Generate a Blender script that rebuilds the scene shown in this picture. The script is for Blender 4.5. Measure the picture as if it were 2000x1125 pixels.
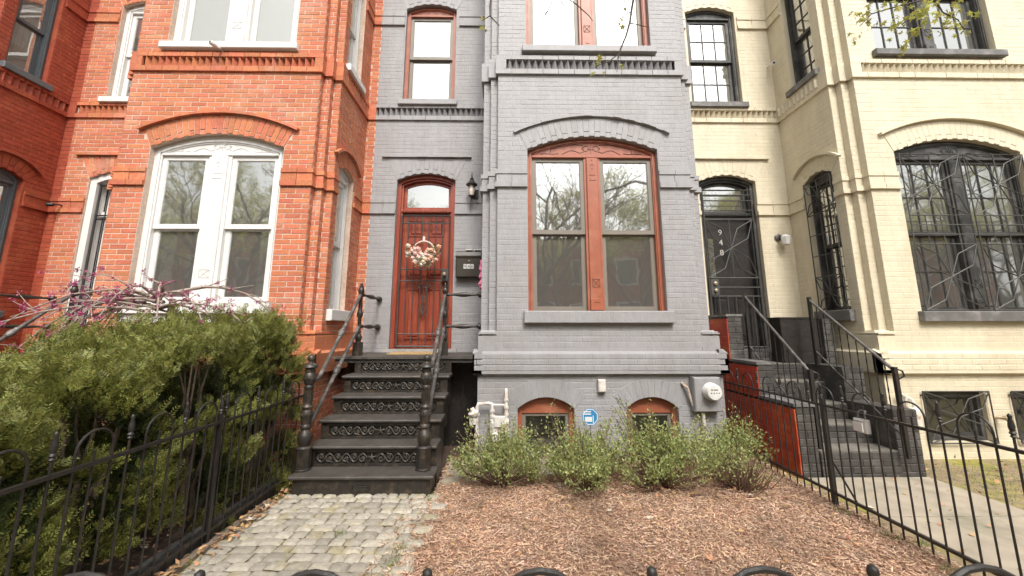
import bpy, math, random
import numpy as np
from mathutils import Vector, Matrix
from mathutils.geometry import tessellate_polygon

scene = bpy.context.scene
COL = scene.collection
for o in list(bpy.data.objects):
    bpy.data.objects.remove(o)

# ------------------------------------------------------------ camera
PITCH = math.atan(130 / 760.0)
YAW = math.atan(11 * math.cos(PITCH) / 760.0)
cam_data = bpy.data.cameras.new('camera')
cam = bpy.data.objects.new('camera', cam_data)
COL.objects.link(cam)
Fw = Vector((math.sin(YAW) * math.cos(PITCH), math.cos(YAW) * math.cos(PITCH), math.sin(PITCH)))
Rt = Vector((math.cos(YAW), -math.sin(YAW), 0))
Up = Rt.cross(Fw)
M = Matrix((Rt, Up, -Fw)).transposed().to_4x4()
M.translation = Vector((0, 0, 1.475))
cam.matrix_world = M
cam_data.sensor_width = 36.0
cam_data.lens = 36.0 * 760 / 2000
cam_data.shift_y = -(562.5 - 515) / 2000
cam_data.clip_start = 0.05
cam_data.clip_end = 500
cam_data.dof.use_dof = True
cam_data.dof.focus_distance = 4.9
cam_data.dof.aperture_fstop = 7.0
scene.camera = cam

# ------------------------------------------------------------ world, sun, exposure
SUN_EL, SUN_AZ = math.radians(50), math.radians(169)   # azimuth clockwise from +Y: behind the camera
world = bpy.data.worlds.new('World')
scene.world = world
world.use_nodes = True
wn = world.node_tree
bg = wn.nodes['Background']
sky = wn.nodes.new('ShaderNodeTexSky')
sky.sky_type = 'NISHITA'
sky.sun_disc = False
sky.sun_elevation = SUN_EL
sky.sun_rotation = SUN_AZ
sky.dust_density = 6.0
sky.air_density = 1.0
sky.ozone_density = 1.0
hs = wn.nodes.new('ShaderNodeHueSaturation')
hs.inputs['Saturation'].default_value = 0.12
wn.links.new(sky.outputs['Color'], hs.inputs['Color'])
wn.links.new(hs.outputs['Color'], bg.inputs['Color'])
bg.inputs['Strength'].default_value = 0.15
sun_data = bpy.data.lights.new('sun', 'SUN')
sun_data.energy = 1.45
sun_data.angle = math.radians(11)
sun_data.color = (1.0, 0.91, 0.80)
sun = bpy.data.objects.new('sun', sun_data)
COL.objects.link(sun)
sd = Vector((math.sin(SUN_AZ) * math.cos(SUN_EL), math.cos(SUN_AZ) * math.cos(SUN_EL), math.sin(SUN_EL)))
sun.rotation_euler = (-sd).to_track_quat('-Z', 'Y').to_euler()
sun.location = (0, -6, 14)
vs = scene.view_settings
vs.view_transform = 'Standard'
vs.look = 'None'
vs.exposure = 0.74
vs.gamma = 1.0
vs.use_curve_mapping = False

# ------------------------------------------------------------ helpers
RND = random.Random(11)
NPR = np.random.default_rng(5)
ZV = Vector((0, 0, 1))


def world_loc(o):
    p = Vector((0, 0, 0))
    while o is not None:
        p = p + o.location
        o = o.parent
    return p


def tag(o, label=None, cat=None, group=None, kind=None):
    if label: o['label'] = label
    if cat: o['category'] = cat
    if group: o['group'] = group
    if kind: o['kind'] = kind
    return o


def thing(name, loc, label, cat, group=None):
    o = bpy.data.objects.new(name, None)
    o.empty_display_size = 0.1
    COL.objects.link(o)
    o.location = loc
    return tag(o, label, cat, group)


class Fr:
    """wall frame: u along the wall, z up, d outwards"""
    def __init__(s, o, u, n):
        s.o, s.u, s.n = Vector(o), Vector(u), Vector(n)

    def p(s, u, z, d=0.0):
        return s.o + s.u * u + ZV * z + s.n * d


class MB:
    def __init__(s):
        s.v, s.f, s.mi = [], [], []

    def add(s, vs_, fs, mi=0):
        k = len(s.v)
        s.v.extend([tuple(x) for x in vs_])
        for f in fs:
            s.f.append([i + k for i in f]); s.mi.append(mi)
        return s

    def box(s, x0, x1, y0, y1, z0, z1, mi=0):
        return s.add([(x0, y0, z0), (x1, y0, z0), (x1, y1, z0), (x0, y1, z0), (x0, y0, z1), (x1, y0, z1), (x1, y1, z1), (x0, y1, z1)],
                     [(0, 3, 2, 1), (4, 5, 6, 7), (0, 1, 5, 4), (1, 2, 6, 5), (2, 3, 7, 6), (3, 0, 4, 7)], mi)

    def fbox(s, fr, u0, u1, z0, z1, d0, d1, mi=0, b=0.0):
        """box in a wall frame, optional front chamfer b"""
        P = fr.p
        if b <= 0:
            vv = [P(u0, z0, d0), P(u1, z0, d0), P(u1, z1, d0), P(u0, z1, d0), P(u0, z0, d1), P(u1, z0, d1), P(u1, z1, d1), P(u0, z1, d1)]
            return s.add(vv, [(0, 3, 2, 1), (4, 5, 6, 7), (0, 1, 5, 4), (1, 2, 6, 5), (2, 3, 7, 6), (3, 0, 4, 7)], mi)
        vv = [P(u0, z0, d0), P(u1, z0, d0), P(u1, z1, d0), P(u0, z1, d0),
              P(u0, z0, d1 - b), P(u1, z0, d1 - b), P(u1, z1, d1 - b), P(u0, z1, d1 - b),
              P(u0 + b, z0 + b, d1), P(u1 - b, z0 + b, d1), P(u1 - b, z1 - b, d1), P(u0 + b, z1 - b, d1)]
        return s.add(vv, [(0, 3, 2, 1), (8, 9, 10, 11)] + [(i, (i + 1) % 4, 4 + (i + 1) % 4, 4 + i) for i in range(4)]
                     + [(4 + i, 4 + (i + 1) % 4, 8 + (i + 1) % 4, 8 + i) for i in range(4)], mi)

    def prism(s, fr, poly, d0, d1, mi=0):
        n = len(poly)
        vv = [fr.p(u, z, d0) for u, z in poly] + [fr.p(u, z, d1) for u, z in poly]
        return s.add(vv, [list(range(n - 1, -1, -1)), list(range(n, 2 * n))] + [(i, (i + 1) % n, n + (i + 1) % n, n + i) for i in range(n)], mi)

    def ring(s, fr, outer, inner, d0, d1, mi=0):
        """closed ring between two outlines with equal counts"""
        n = len(outer)
        vv = [fr.p(u, z, d1) for u, z in outer] + [fr.p(u, z, d1) for u, z in inner] + [fr.p(u, z, d0) for u, z in inner] + [fr.p(u, z, d0) for u, z in outer]
        fs = []
        for i in range(n):
            j = (i + 1) % n
            fs += [(i, j, n + j, n + i), (n + i, n + j, 2 * n + j, 2 * n + i), (3 * n + i, 3 * n + j, j, i)]
        return s.add(vv, fs, mi)

    def tube(s, pts, r, n=8, mi=0, caps=True):
        pts = [Vector(p) for p in pts]
        m = len(pts)
        rs = r if isinstance(r, (list, tuple)) else [r] * m
        rings = []
        prev = None
        for i in range(m):
            if i == 0: t = pts[1] - pts[0]
            elif i == m - 1: t = pts[-1] - pts[-2]
            else: t = (pts[i + 1] - pts[i]).normalized() + (pts[i] - pts[i - 1]).normalized()
            if t.length < 1e-9: t = Vector((0, 0, 1))
            t.normalize()
            if prev is None:
                a = Vector((0, 0, 1)) if abs(t.z) < 0.9 else Vector((1, 0, 0))
                x = t.cross(a).normalized()
            else:
                x = (prev - t * prev.dot(t))
                x = x.normalized() if x.length > 1e-6 else t.orthogonal().normalized()
            prev = x
            y = t.cross(x)
            rings.append([pts[i] + (x * math.cos(2 * math.pi * k / n) + y * math.sin(2 * math.pi * k / n)) * rs[i] for k in range(n)])
        vv = [p for ring in rings for p in ring]
        fs = []
        for i in range(m - 1):
            for k in range(n):
                fs.append((i * n + k, i * n + (k + 1) % n, (i + 1) * n + (k + 1) % n, (i + 1) * n + k))
        if caps:
            fs.append(list(range(n - 1, -1, -1)))
            fs.append(list(range((m - 1) * n, m * n)))
        return s.add(vv, fs, mi)

    def lathe(s, prof, c, axis=(0, 0, 1), n=14, mi=0, rot=0.0):
        """prof = [(radius, height)] along axis from c"""
        ax = Vector(axis).normalized()
        x = ax.orthogonal().normalized()
        if abs(ax.z) > 0.99: x = Vector((1, 0, 0))
        y = ax.cross(x)
        c = Vector(c)
        vv = []
        for r, h in prof:
            for k in range(n):
                a = 2 * math.pi * k / n + rot
                vv.append(c + ax * h + (x * math.cos(a) + y * math.sin(a)) * r)
        fs = []
        for i in range(len(prof) - 1):
            for k in range(n):
                fs.append((i * n + k, i * n + (k + 1) % n, (i + 1) * n + (k + 1) % n, (i + 1) * n + k))
        fs.append(list(range(n - 1, -1, -1)))
        fs.append(list(range((len(prof) - 1) * n, len(prof) * n)))
        return s.add(vv, fs, mi)

    def ball(s, c, r, n=8, mi=0, sc=(1, 1, 1)):
        c = Vector(c)
        vv, fs = [], []
        m = max(3, n // 2)
        for i in range(m + 1):
            t = math.pi * i / m
            for k in range(n):
                a = 2 * math.pi * k / n
                vv.append(c + Vector((r * sc[0] * math.sin(t) * math.cos(a), r * sc[1] * math.sin(t) * math.sin(a), r * sc[2] * math.cos(t))))
        for i in range(m):
            for k in range(n):
                fs.append((i * n + k, (i + 1) * n + k, (i + 1) * n + (k + 1) % n, i * n + (k + 1) % n))
        return s.add(vv, fs, mi)

    def build(s, name, mats, parent=None, smooth=False, origin=None):
        me = bpy.data.meshes.new(name)
        if origin is None:
            if parent is not None: origin = world_loc(parent)
            else:
                a = np.array(s.v)
                origin = Vector(((a[:, 0].min() + a[:, 0].max()) / 2, (a[:, 1].min() + a[:, 1].max()) / 2, a[:, 2].min()))
        ox, oy, oz = origin
        me.from_pydata([(x - ox, y - oy, z - oz) for x, y, z in s.v], [], s.f)
        if not isinstance(mats, (list, tuple)): mats = [mats]
        for m in mats: me.materials.append(m)
        if len(mats) > 1: me.polygons.foreach_set('material_index', s.mi)
        if smooth:
            me.polygons.foreach_set('use_smooth', [True] * len(me.polygons))
            me.set_sharp_from_angle(angle=math.radians(40))
        me.validate()
        o = bpy.data.objects.new(name, me)
        COL.objects.link(o)
        if parent is not None:
            o.parent = parent
            o.location = Vector(origin) - world_loc(parent)
        else:
            o.location = origin
        return o


def np_mesh(name, verts, quads, mat, parent=None, origin=(0, 0, 0), attr=None):
    verts = np.asarray(verts, dtype=np.float32).reshape(-1, 3) - np.array(origin, dtype=np.float32)
    quads = np.asarray(quads, dtype=np.int32)
    k = quads.shape[1]
    me = bpy.data.meshes.new(name)
    me.vertices.add(len(verts)); me.vertices.foreach_set('co', verts.ravel())
    me.loops.add(quads.size); me.loops.foreach_set('vertex_index', quads.ravel())
    me.polygons.add(len(quads)); me.polygons.foreach_set('loop_start', np.arange(0, quads.size, k, dtype=np.int32))
    me.update(calc_edges=True)
    me.materials.append(mat)
    o = bpy.data.objects.new(name, me)
    COL.objects.link(o)
    if parent is not None:
        o.parent = parent
        o.location = Vector(origin) - world_loc(parent)
    else: o.location = origin
    return o


def new_obj(name, mesh, parent, loc):
    o = bpy.data.objects.new(name, mesh)
    COL.objects.link(o)
    o.parent = parent
    o.location = Vector(loc) - (world_loc(parent) if parent else Vector((0, 0, 0)))
    return o


# ------------------------------------------------------------ materials
def mat(name, col, rough=0.6, var=0.12, scale=6.0, island=0.0, bump=0.0, bscale=60.0, metal=0.0, col2=None, c2scale=2.0, c2lo=0.5, c2hi=0.65, spec=0.5, hue=0.0, stretch=None):
    m = bpy.data.materials.new(name)
    m.use_nodes = True
    nt = m.node_tree
    N, L = nt.nodes, nt.links
    b = N['Principled BSDF']
    b.inputs['Roughness'].default_value = rough
    b.inputs['Metallic'].default_value = metal
    b.inputs['Specular IOR Level'].default_value = spec
    tc = N.new('ShaderNodeTexCoord')
    geo = N.new('ShaderNodeNewGeometry')
    vec = geo.outputs['Position']
    if stretch:
        mp = N.new('ShaderNodeMapping'); mp.inputs['Scale'].default_value = stretch
        L.new(vec, mp.inputs['Vector']); vec = mp.outputs['Vector']
    nz = N.new('ShaderNodeTexNoise'); nz.inputs['Scale'].default_value = scale; nz.inputs['Detail'].default_value = 6
    L.new(vec, nz.inputs['Vector'])
    mr = N.new('ShaderNodeMapRange'); mr.inputs['From Min'].default_value = 0.3; mr.inputs['From Max'].default_value = 0.7
    mr.inputs['To Min'].default_value = 1 - var; mr.inputs['To Max'].default_value = 1 + var
    L.new(nz.outputs['Fac'], mr.inputs['Value'])
    val = mr.outputs['Result']
    rnd = None
    if island or hue:
        oi = N.new('ShaderNodeObjectInfo')
        ad = N.new('ShaderNodeMath'); ad.operation = 'ADD'
        L.new(geo.outputs['Random Per Island'], ad.inputs[0]); L.new(oi.outputs['Random'], ad.inputs[1])
        fr = N.new('ShaderNodeMath'); fr.operation = 'FRACT'; L.new(ad.outputs[0], fr.inputs[0])
        rnd = fr.outputs[0]
        mr2 = N.new('ShaderNodeMapRange'); mr2.inputs['To Min'].default_value = 1 - island; mr2.inputs['To Max'].default_value = 1 + island
        L.new(rnd, mr2.inputs['Value'])
        mu = N.new('ShaderNodeMath'); mu.operation = 'MULTIPLY'; L.new(val, mu.inputs[0]); L.new(mr2.outputs['Result'], mu.inputs[1])
        val = mu.outputs[0]
    hsv = N.new('ShaderNodeHueSaturation'); hsv.inputs['Color'].default_value = (*col, 1)
    if col2 is not None:
        nz2 = N.new('ShaderNodeTexNoise'); nz2.inputs['Scale'].default_value = c2scale; nz2.inputs['Detail'].default_value = 8; nz2.inputs['Roughness'].default_value = 0.65
        L.new(vec, nz2.inputs['Vector'])
        mm = N.new('ShaderNodeMapRange'); mm.inputs['From Min'].default_value = c2lo; mm.inputs['From Max'].default_value = c2hi
        L.new(nz2.outputs['Fac'], mm.inputs['Value'])
        mx = N.new('ShaderNodeMixRGB'); mx.inputs['Color1'].default_value = (*col, 1); mx.inputs['Color2'].default_value = (*col2, 1)
        L.new(mm.outputs['Result'], mx.inputs['Fac']); L.new(mx.outputs['Color'], hsv.inputs['Color'])
    if hue and rnd is not None:
        wn2 = N.new('ShaderNodeTexWhiteNoise'); wn2.noise_dimensions = '1D'; L.new(rnd, wn2.inputs['W'])
        mh = N.new('ShaderNodeMapRange'); mh.inputs['To Min'].default_value = 0.5 - hue; mh.inputs['To Max'].default_value = 0.5 + hue
        L.new(wn2.outputs['Value'], mh.inputs['Value']); L.new(mh.outputs['Result'], hsv.inputs['Hue'])
    L.new(val, hsv.inputs['Value'])
    L.new(hsv.outputs['Color'], b.inputs['Base Color'])
    if bump:
        nb = N.new('ShaderNodeTexNoise'); nb.inputs['Scale'].default_value = bscale; nb.inputs['Detail'].default_value = 5
        L.new(vec, nb.inputs['Vector'])
        bp = N.new('ShaderNodeBump'); bp.inputs['Strength'].default_value = bump; bp.inputs['Distance'].default_value = 0.01
        L.new(nb.outputs['Fac'], bp.inputs['Height']); L.new(bp.outputs['Normal'], b.inputs['Normal'])
    return m


def glass_mat(name, refl=0.35, tint=(0.9, 0.93, 0.9), film=0.13):
    m = bpy.data.materials.new(name); m.use_nodes = True
    nt = m.node_tree; N, L = nt.nodes, nt.links
    out = N['Material Output']; N.remove(N['Principled BSDF'])
    tr = N.new('ShaderNodeBsdfTransparent'); tr.inputs['Color'].default_value = (*tint, 1)
    gl = N.new('ShaderNodeBsdfGlossy'); gl.inputs['Roughness'].default_value = 0.03; gl.inputs['Color'].default_value = (0.95, 0.97, 0.95, 1)
    fz = N.new('ShaderNodeFresnel'); fz.inputs['IOR'].default_value = 1.5
    ad = N.new('ShaderNodeMath'); ad.operation = 'ADD'; ad.inputs[1].default_value = refl; ad.use_clamp = True
    L.new(fz.outputs['Fac'], ad.inputs[0])
    geo = N.new('ShaderNodeNewGeometry')
    nz = N.new('ShaderNodeTexNoise'); nz.inputs['Scale'].default_value = 3.0; nz.inputs['Detail'].default_value = 1
    L.new(geo.outputs['Position'], nz.inputs['Vector'])
    bp = N.new('ShaderNodeBump'); bp.inputs['Strength'].default_value = 0.09; bp.inputs['Distance'].default_value = 0.02
    L.new(nz.outputs['Fac'], bp.inputs['Height']); L.new(bp.outputs['Normal'], gl.inputs['Normal'])
    mx = N.new('ShaderNodeMixShader')
    L.new(ad.outputs[0], mx.inputs['Fac']); L.new(tr.outputs[0], mx.inputs[1]); L.new(gl.outputs[0], mx.inputs[2])
    df = N.new('ShaderNodeBsdfDiffuse'); df.inputs['Color'].default_value = (.55, .54, .50, 1)     # pale colour that brightens dark panes, plus dust film and insect screen
    mf = N.new('ShaderNodeMixShader'); mf.inputs['Fac'].default_value = film
    L.new(mx.outputs[0], mf.inputs[1]); L.new(df.outputs[0], mf.inputs[2]); L.new(mf.outputs[0], out.inputs['Surface'])
    return m


def leaf_mat(name, col, var=0.35, hue=0.03, rough=0.55, trans=0.35):
    m = mat(name, col, rough=rough, var=0.25, scale=5.0, island=var, hue=hue)
    nt = m.node_tree; N, L = nt.nodes, nt.links
    b = N['Principled BSDF']
    src = b.inputs['Base Color'].links[0].from_socket
    t = N.new('ShaderNodeBsdfTranslucent'); L.new(src, t.inputs['Color'])
    mx = N.new('ShaderNodeMixShader'); mx.inputs['Fac'].default_value = trans
    L.new(b.outputs[0], mx.inputs[1]); L.new(t.outputs[0], mx.inputs[2])
    L.new(mx.outputs[0], N['Material Output'].inputs['Surface'])
    return m


MT = {}
MT['red_brick'] = mat('red_brick', (0.49, 0.160, 0.078), rough=0.85, var=0.16, scale=40, island=0.14, hue=0.008, bump=0.35, bscale=120, col2=(0.54, 0.29, 0.20), c2scale=2.6, c2lo=0.52, c2hi=0.80)
MT['mortar_red'] = mat('mortar_light', (0.585, 0.46, 0.38), rough=0.95, var=0.15, scale=30, bump=0.4, bscale=150, col2=(0.50, 0.36, 0.28), c2scale=3)
MT['dark_brick'] = mat('painted_dark_red', (0.30, 0.055, 0.025), rough=0.7, var=0.14, scale=14, island=0.10, bump=0.3, bscale=100, col2=(0.36, 0.09, 0.04), c2scale=2.5)
MT['grey_paint'] = mat('grey_painted_brick', (0.305, 0.299, 0.307), rough=0.55, var=0.06, scale=9, island=0.025, bump=0.4, bscale=38, col2=(0.255, 0.242, 0.238), c2scale=1.5, c2lo=.46, c2hi=.78, stretch=(1.6, 1.6, .55))
MT['yellow_paint'] = mat('cream_painted_brick', (0.64, 0.575, 0.43), rough=0.55, var=0.05, scale=7, island=0.025, bump=0.4, bscale=38, col2=(0.54, 0.46, 0.33), c2scale=1.5, c2lo=.46, c2hi=.78, stretch=(1.6, 1.6, .55))
MT['rust'] = mat('rust_orange_paint', (0.32, 0.098, 0.052), rough=0.45, var=0.10, scale=10, col2=(0.36, 0.135, 0.08), c2scale=4)
MT['carve'] = mat('carved_line_dark', (0.13, 0.05, 0.035), rough=0.6)
MT['carve_w'] = mat('carved_line_pale', (0.50, 0.50, 0.49), rough=0.6)
MT['carve_k'] = mat('carved_line_black', (0.02, 0.02, 0.02), rough=0.6)
MT['white'] = mat('white_paint', (0.68, 0.67, 0.65), rough=0.45, var=0.04, scale=5, bump=0.05)
MT['taupe'] = mat('taupe_sash_paint', (0.20, 0.175, 0.145), rough=0.5, var=0.06)
MT['black_frame'] = mat('charcoal_frame_paint', (0.045, 0.043, 0.040), rough=0.5, var=0.2, col2=(0.14, 0.135, 0.13), c2scale=5, c2lo=0.5, c2hi=0.75)
MT['slate_sill'] = mat('dark_grey_sill', (0.13, 0.125, 0.12), rough=0.6, var=0.15, col2=(0.20, 0.19, 0.185), c2scale=6)
MT['blue_grey'] = mat('blue_grey_paint', (0.10, 0.115, 0.125), rough=0.5, var=0.08)
MT['iron'] = mat('black_cast_iron', (0.026, 0.022, 0.018), rough=0.42, var=0.3, scale=15, bump=0.15, bscale=90, col2=(0.095, 0.068, 0.045), c2scale=14, c2lo=0.5, c2hi=0.75)
MT['iron_rail'] = mat('worn_iron_rail', (0.075, 0.068, 0.062), rough=0.42, var=0.25, scale=12, bump=0.1, col2=(0.17, 0.16, 0.15), c2scale=10)
MT['tread'] = mat('worn_iron_tread', (0.062, 0.055, 0.048), rough=0.6, var=0.25, scale=7, bump=0.12, col2=(0.12, 0.10, 0.075), c2scale=11, c2lo=.55, c2hi=.75)
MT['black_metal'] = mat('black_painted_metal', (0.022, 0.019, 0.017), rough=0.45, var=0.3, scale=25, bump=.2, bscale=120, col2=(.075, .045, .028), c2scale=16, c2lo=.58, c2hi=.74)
MT['grille'] = mat('grey_black_bars', (0.06, 0.057, 0.052), rough=0.5, var=0.2)
MT['glass'] = glass_mat('window_glass', 0.42)
MT['glass_mid'] = glass_mat('window_glass_blind', 0.30, film=.30)
MT['glass_lite'] = glass_mat('window_glass_clear', 0.12, film=.03)
MT['door_red'] = mat('red_door_paint', (0.255, 0.046, 0.022), rough=0.40, var=0.10, scale=6, col2=(0.31, 0.072, 0.036), c2scale=3, stretch=(3, 3, 0.6))
MT['room'] = mat('room_wall', (0.40, 0.36, 0.31), rough=0.9)
MT['blind'] = mat('white_blind', (0.66, 0.66, 0.65), rough=0.8, var=0.03)
MT['curtain'] = mat('cream_curtain', (0.55, 0.51, 0.44), rough=0.9, var=0.08, stretch=(8, 8, 0.3))
MT['stone'] = mat('grey_stone', (0.34, 0.32, 0.30), rough=0.8, var=0.15, bump=0.2)
# ------------------------------------------------------------ row houses
CH, BL, JT = 0.0667, 0.212, 0.0105      # course height, brick module, joint
YF, YR = 4.8, 6.0                        # bay front plane, recessed door wall plane
WALL_TOP = 9.2


class Op:
    """arched opening in a wall frame"""
    def __init__(s, c, a, z0, sp, cr, ring='arc', rd=0.25, hood=True):
        s.c, s.a, s.z0, s.sp, s.cr, s.ring, s.rd, s.hood = c, a, z0, sp, cr, ring, rd, hood
        h = max(cr - sp, 0.001)
        s.R = (a * a + h * h) / (2 * h)
        s.zc = cr - s.R
        s.th = math.asin(min(1, a / s.R))
        s.zt = cr + rd
        s.ex = (s.R + rd) * math.sin(s.th)
        s.ez = s.zc + (s.R + rd) * math.cos(s.th)
        s.fx = a + 0.5 * (s.zt - sp)

    def outline(s, ins=0.0, n=14, bot=0.0):
        a, R = s.a - ins, s.R - ins
        th = math.asin(min(1, a / R))
        pts = [(s.c - a, s.z0 + bot), (s.c + a, s.z0 + bot)]
        for i in range(n + 1):
            t = th - 2 * th * i / n
            pts.append((s.c + R * math.sin(t), s.zc + R * math.cos(t)))
        return pts

    def excl(s, z):
        if z < s.z0: return None
        if z <= s.sp or s.ring is None:
            if z > s.cr: return None
            h = s.a
            if z > s.sp: h = math.sqrt(max(0, s.R ** 2 - (z - s.zc) ** 2))
        elif s.ring == 'arc':
            if z <= s.ez: h = s.a + (s.ex - s.a) * (z - s.sp) / (s.ez - s.sp)
            elif z < s.zt: h = math.sqrt(max(0, (s.R + s.rd) ** 2 - (z - s.zc) ** 2))
            else: return None
        else:
            if z > s.zt: return None
            h = s.a + (s.fx - s.a) * (z - s.sp) / (s.zt - s.sp)
        return (s.c - h, s.c + h)


def wall_face(mb, fr, u0, u1, z0, z1, ops=(), reveal=0.15):
    loops = [[(u0, z0), (u1, z0), (u1, z1), (u0, z1)]] + [o.outline() for o in ops]
    pts = [p for l in loops for p in l]
    tris = tessellate_polygon([[Vector((u, z, 0)) for u, z in l] for l in loops])
    fs = []
    for t in tris:
        a, b, c = [pts[i] for i in t]
        if (b[0] - a[0]) * (c[1] - a[1]) - (b[1] - a[1]) * (c[0] - a[0]) < 0: t = (t[0], t[2], t[1])
        fs.append(t)
    mb.add([fr.p(u, z) for u, z in pts], fs)
    for o in ops:
        l = o.outline(); n = len(l)
        mb.add([fr.p(u, z) for u, z in l] + [fr.p(u, z, -reveal) for u, z in l], [(i, n + i, n + (i + 1) % n, (i + 1) % n) for i in range(n)])


class Bricks:
    def __init__(s, proud, bev, jit, rnd, jv=JT):
        s.jv = jv; s.mb = MB(); s.full = []; s.proud, s.bev, s.jit, s.rnd = proud, bev, jit, rnd

    def one(s, mb, fr, q, d=0.0):
        """q: 4 corners (u,z) counter-clockwise"""
        b, pr = s.bev, s.proud + d
        cu = sum(p[0] for p in q) / 4; cz = sum(p[1] for p in q) / 4
        inn = []
        for u, z in q:
            inn.append((u + math.copysign(min(b, abs(cu - u) * 0.4), cu - u), z + math.copysign(min(b, abs(cz - z) * 0.4), cz - z)))
        vv = [fr.p(u, z, -0.004) for u, z in q] + [fr.p(u, z, pr - b * 0.75) for u, z in q] + [fr.p(u, z, pr) for u, z in inn]
        mb.add(vv, [(8, 9, 10, 11)] + [(i, (i + 1) % 4, 4 + (i + 1) % 4, 4 + i) for i in range(4)] + [(4 + i, 4 + (i + 1) % 4, 8 + (i + 1) % 4, 8 + i) for i in range(4)])

    def lay(s, fr, u0, u1, z0, z1, ops=(), main=False, shift=0.0, skip=()):
        k0, k1 = math.ceil((z0 - 0.02) / CH), math.floor((z1 + 0.02) / CH)
        r = s.rnd
        for k in range(k0, k1):
            za, zb = k * CH + JT / 2, (k + 1) * CH - JT / 2
            zm = (za + zb) / 2
            if any(a < zm < b for a, b in skip): continue
            off = (0.5 * BL if k % 2 else 0.0) + shift + r.uniform(-0.006, 0.006)
            n0 = math.floor((u0 - off) / BL); n1 = math.ceil((u1 - off) / BL)
            for i in range(n0, n1 + 1):
                a, b = off + i * BL + s.jv / 2, off + (i + 1) * BL - s.jv / 2
                full = True
                if a < u0 + 0.001: a = u0; full = False
                if b > u1 - 0.001: b = u1; full = False
                if b - a < 0.025: continue
                q = [a, b, b, a]        # bottom-left, bottom-right, top-right, top-left
                ok = True
                for o in ops:
                    la, lb = o.excl(za), o.excl(zb)
                    if la is None and lb is None: continue
                    la = la or lb; lb = lb or la
                    g = 0.006
                    lo, hi = min(la[0], lb[0]) - g, max(la[1], lb[1]) + g
                    if b <= lo or a >= hi: continue
                    full = False
                    if a >= lo and b <= hi and (a > max(la[0], lb[0]) and b < min(la[1], lb[1])): ok = False; break
                    if a < lo and b > hi: ok = False; break
                    if (a + b) / 2 < (lo + hi) / 2:
                        q[1], q[2] = min(q[1], la[0] - g), min(q[2], lb[0] - g)
                    else:
                        q[0], q[3] = max(q[0], la[1] + g), max(q[3], lb[1] + g)
                    if q[1] - q[0] < 0.012 or q[2] - q[3] < 0.012: ok = False; break
                if not ok: continue
                d = r.uniform(-s.jit, s.jit)
                dz = r.uniform(-0.0012, 0.0012)
                if full and main: s.full.append((fr, (a + b) / 2, zm + dz, d))
                else: s.one(s.mb, fr, [(q[0], za + dz), (q[1], za + dz), (q[2], zb + dz), (q[3], zb + dz)], d)


def arch_ring(br, fr, op, m, wall, single, plain=False):
    """voussoirs; odd ones end short and carry a small projecting header under a dark slot"""
    if op.ring is None: return
    r = br.rnd
    if op.ring == 'arc':
        n = max(7, int(2 * op.th * (op.R + op.rd * 0.5) / 0.074)); n += 1 - n % 2
        f0, f1 = -op.th, op.th
        low = lambda t, e: (op.c + (op.R + e) * math.sin(t), op.zc + (op.R + e) * math.cos(t))
        top = lambda t: (op.c + (op.R + op.rd) * math.sin(t), op.zc + (op.R + op.rd) * math.cos(t))
    else:
        fz = op.sp - op.a * (op.zt - op.sp) / (op.fx - op.a)
        ph = math.atan2(op.a, op.sp - fz)
        n = max(7, int((2 * op.a + 0.1) / 0.066)); n += 1 - n % 2
        f0, f1 = -ph, ph

        def low(t, e):
            dx, dz = math.sin(t), math.cos(t)
            bq = dz * (fz - op.zc); cq = (fz - op.zc) ** 2 - (op.R + e) ** 2
            s_ = -bq + math.sqrt(max(0, bq * bq - cq))
            return (op.c + s_ * dx, fz + s_ * dz)

        def top(t):
            s_ = (op.zt - fz) / math.cos(t)
            return (op.c + s_ * math.sin(t), op.zt)
    mbs = MB()
    keep = (br.bev, br.jit)
    if br.jv < .006: br.bev, br.jit = .0014, .0004
    g = (0.012 if br.jv < .006 else .06) * (f1 - f0) / n
    for i in range(n):
        ta = f0 + (f1 - f0) * i / n + g; tb = f0 + (f1 - f0) * (i + 1) / n - g
        mb = MB() if single else mbs
        d = r.uniform(-br.jit, br.jit)
        if i % 2 == 0 or plain:
            br.one(mb, fr, [low(ta, 0.004), low(tb, 0.004), top(tb), top(ta)], d + 0.004)
        else:
            br.one(mb, fr, [low(ta, 0.066), low(tb, 0.066), top(tb), top(ta)], d + 0.004)
            q = [low(ta, -0.010), low(tb, -0.010), low(tb, 0.050), low(ta, 0.050)]
            br.one(mb, fr, q, 0.0055)
        if single: mb.build('arch_brick', m, wall)
    br.bev, br.jit = keep
    if not single: tag(mbs.build('arch_bricks', m, wall), kind='stuff')


def hood(mb, fr, op, rnd, ragged):
    if op.ring == 'arc':
        r0 = op.R + op.rd + 0.02
        th = op.th * 1.06
        n = 22
        for i in range(n):
            ta, tb = -th + 2 * th * i / n, -th + 2 * th * (i + 1) / n - 0.0005
            w = 0.055 + (rnd.uniform(-0.02, 0.004) if ragged else 0)
            h = 0.034 + (rnd.uniform(-0.010, 0.006) if ragged else 0)
            P = lambda t, e: (op.c + (r0 + e) * math.sin(t), op.zc + (r0 + e) * math.cos(t))
            mb.prism(fr, [P(tb, 0), P(ta, 0), P(ta, h), P(tb, h)][::-1], -0.004, w)
    elif op.ring == 'flat':
        x0, x1 = op.c - op.fx - 0.07, op.c + op.fx + 0.07
        n = 10
        for i in range(n):
            w = 0.05 + (rnd.uniform(-0.012, 0.004) if ragged else 0)
            mb.fbox(fr, x0 + (x1 - x0) * i / n, x0 + (x1 - x0) * (i + 1) / n - 0.001, op.zt + 0.012, op.zt + 0.05 + (rnd.uniform(-.008, .004) if ragged else 0), -0.004, w)


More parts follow.
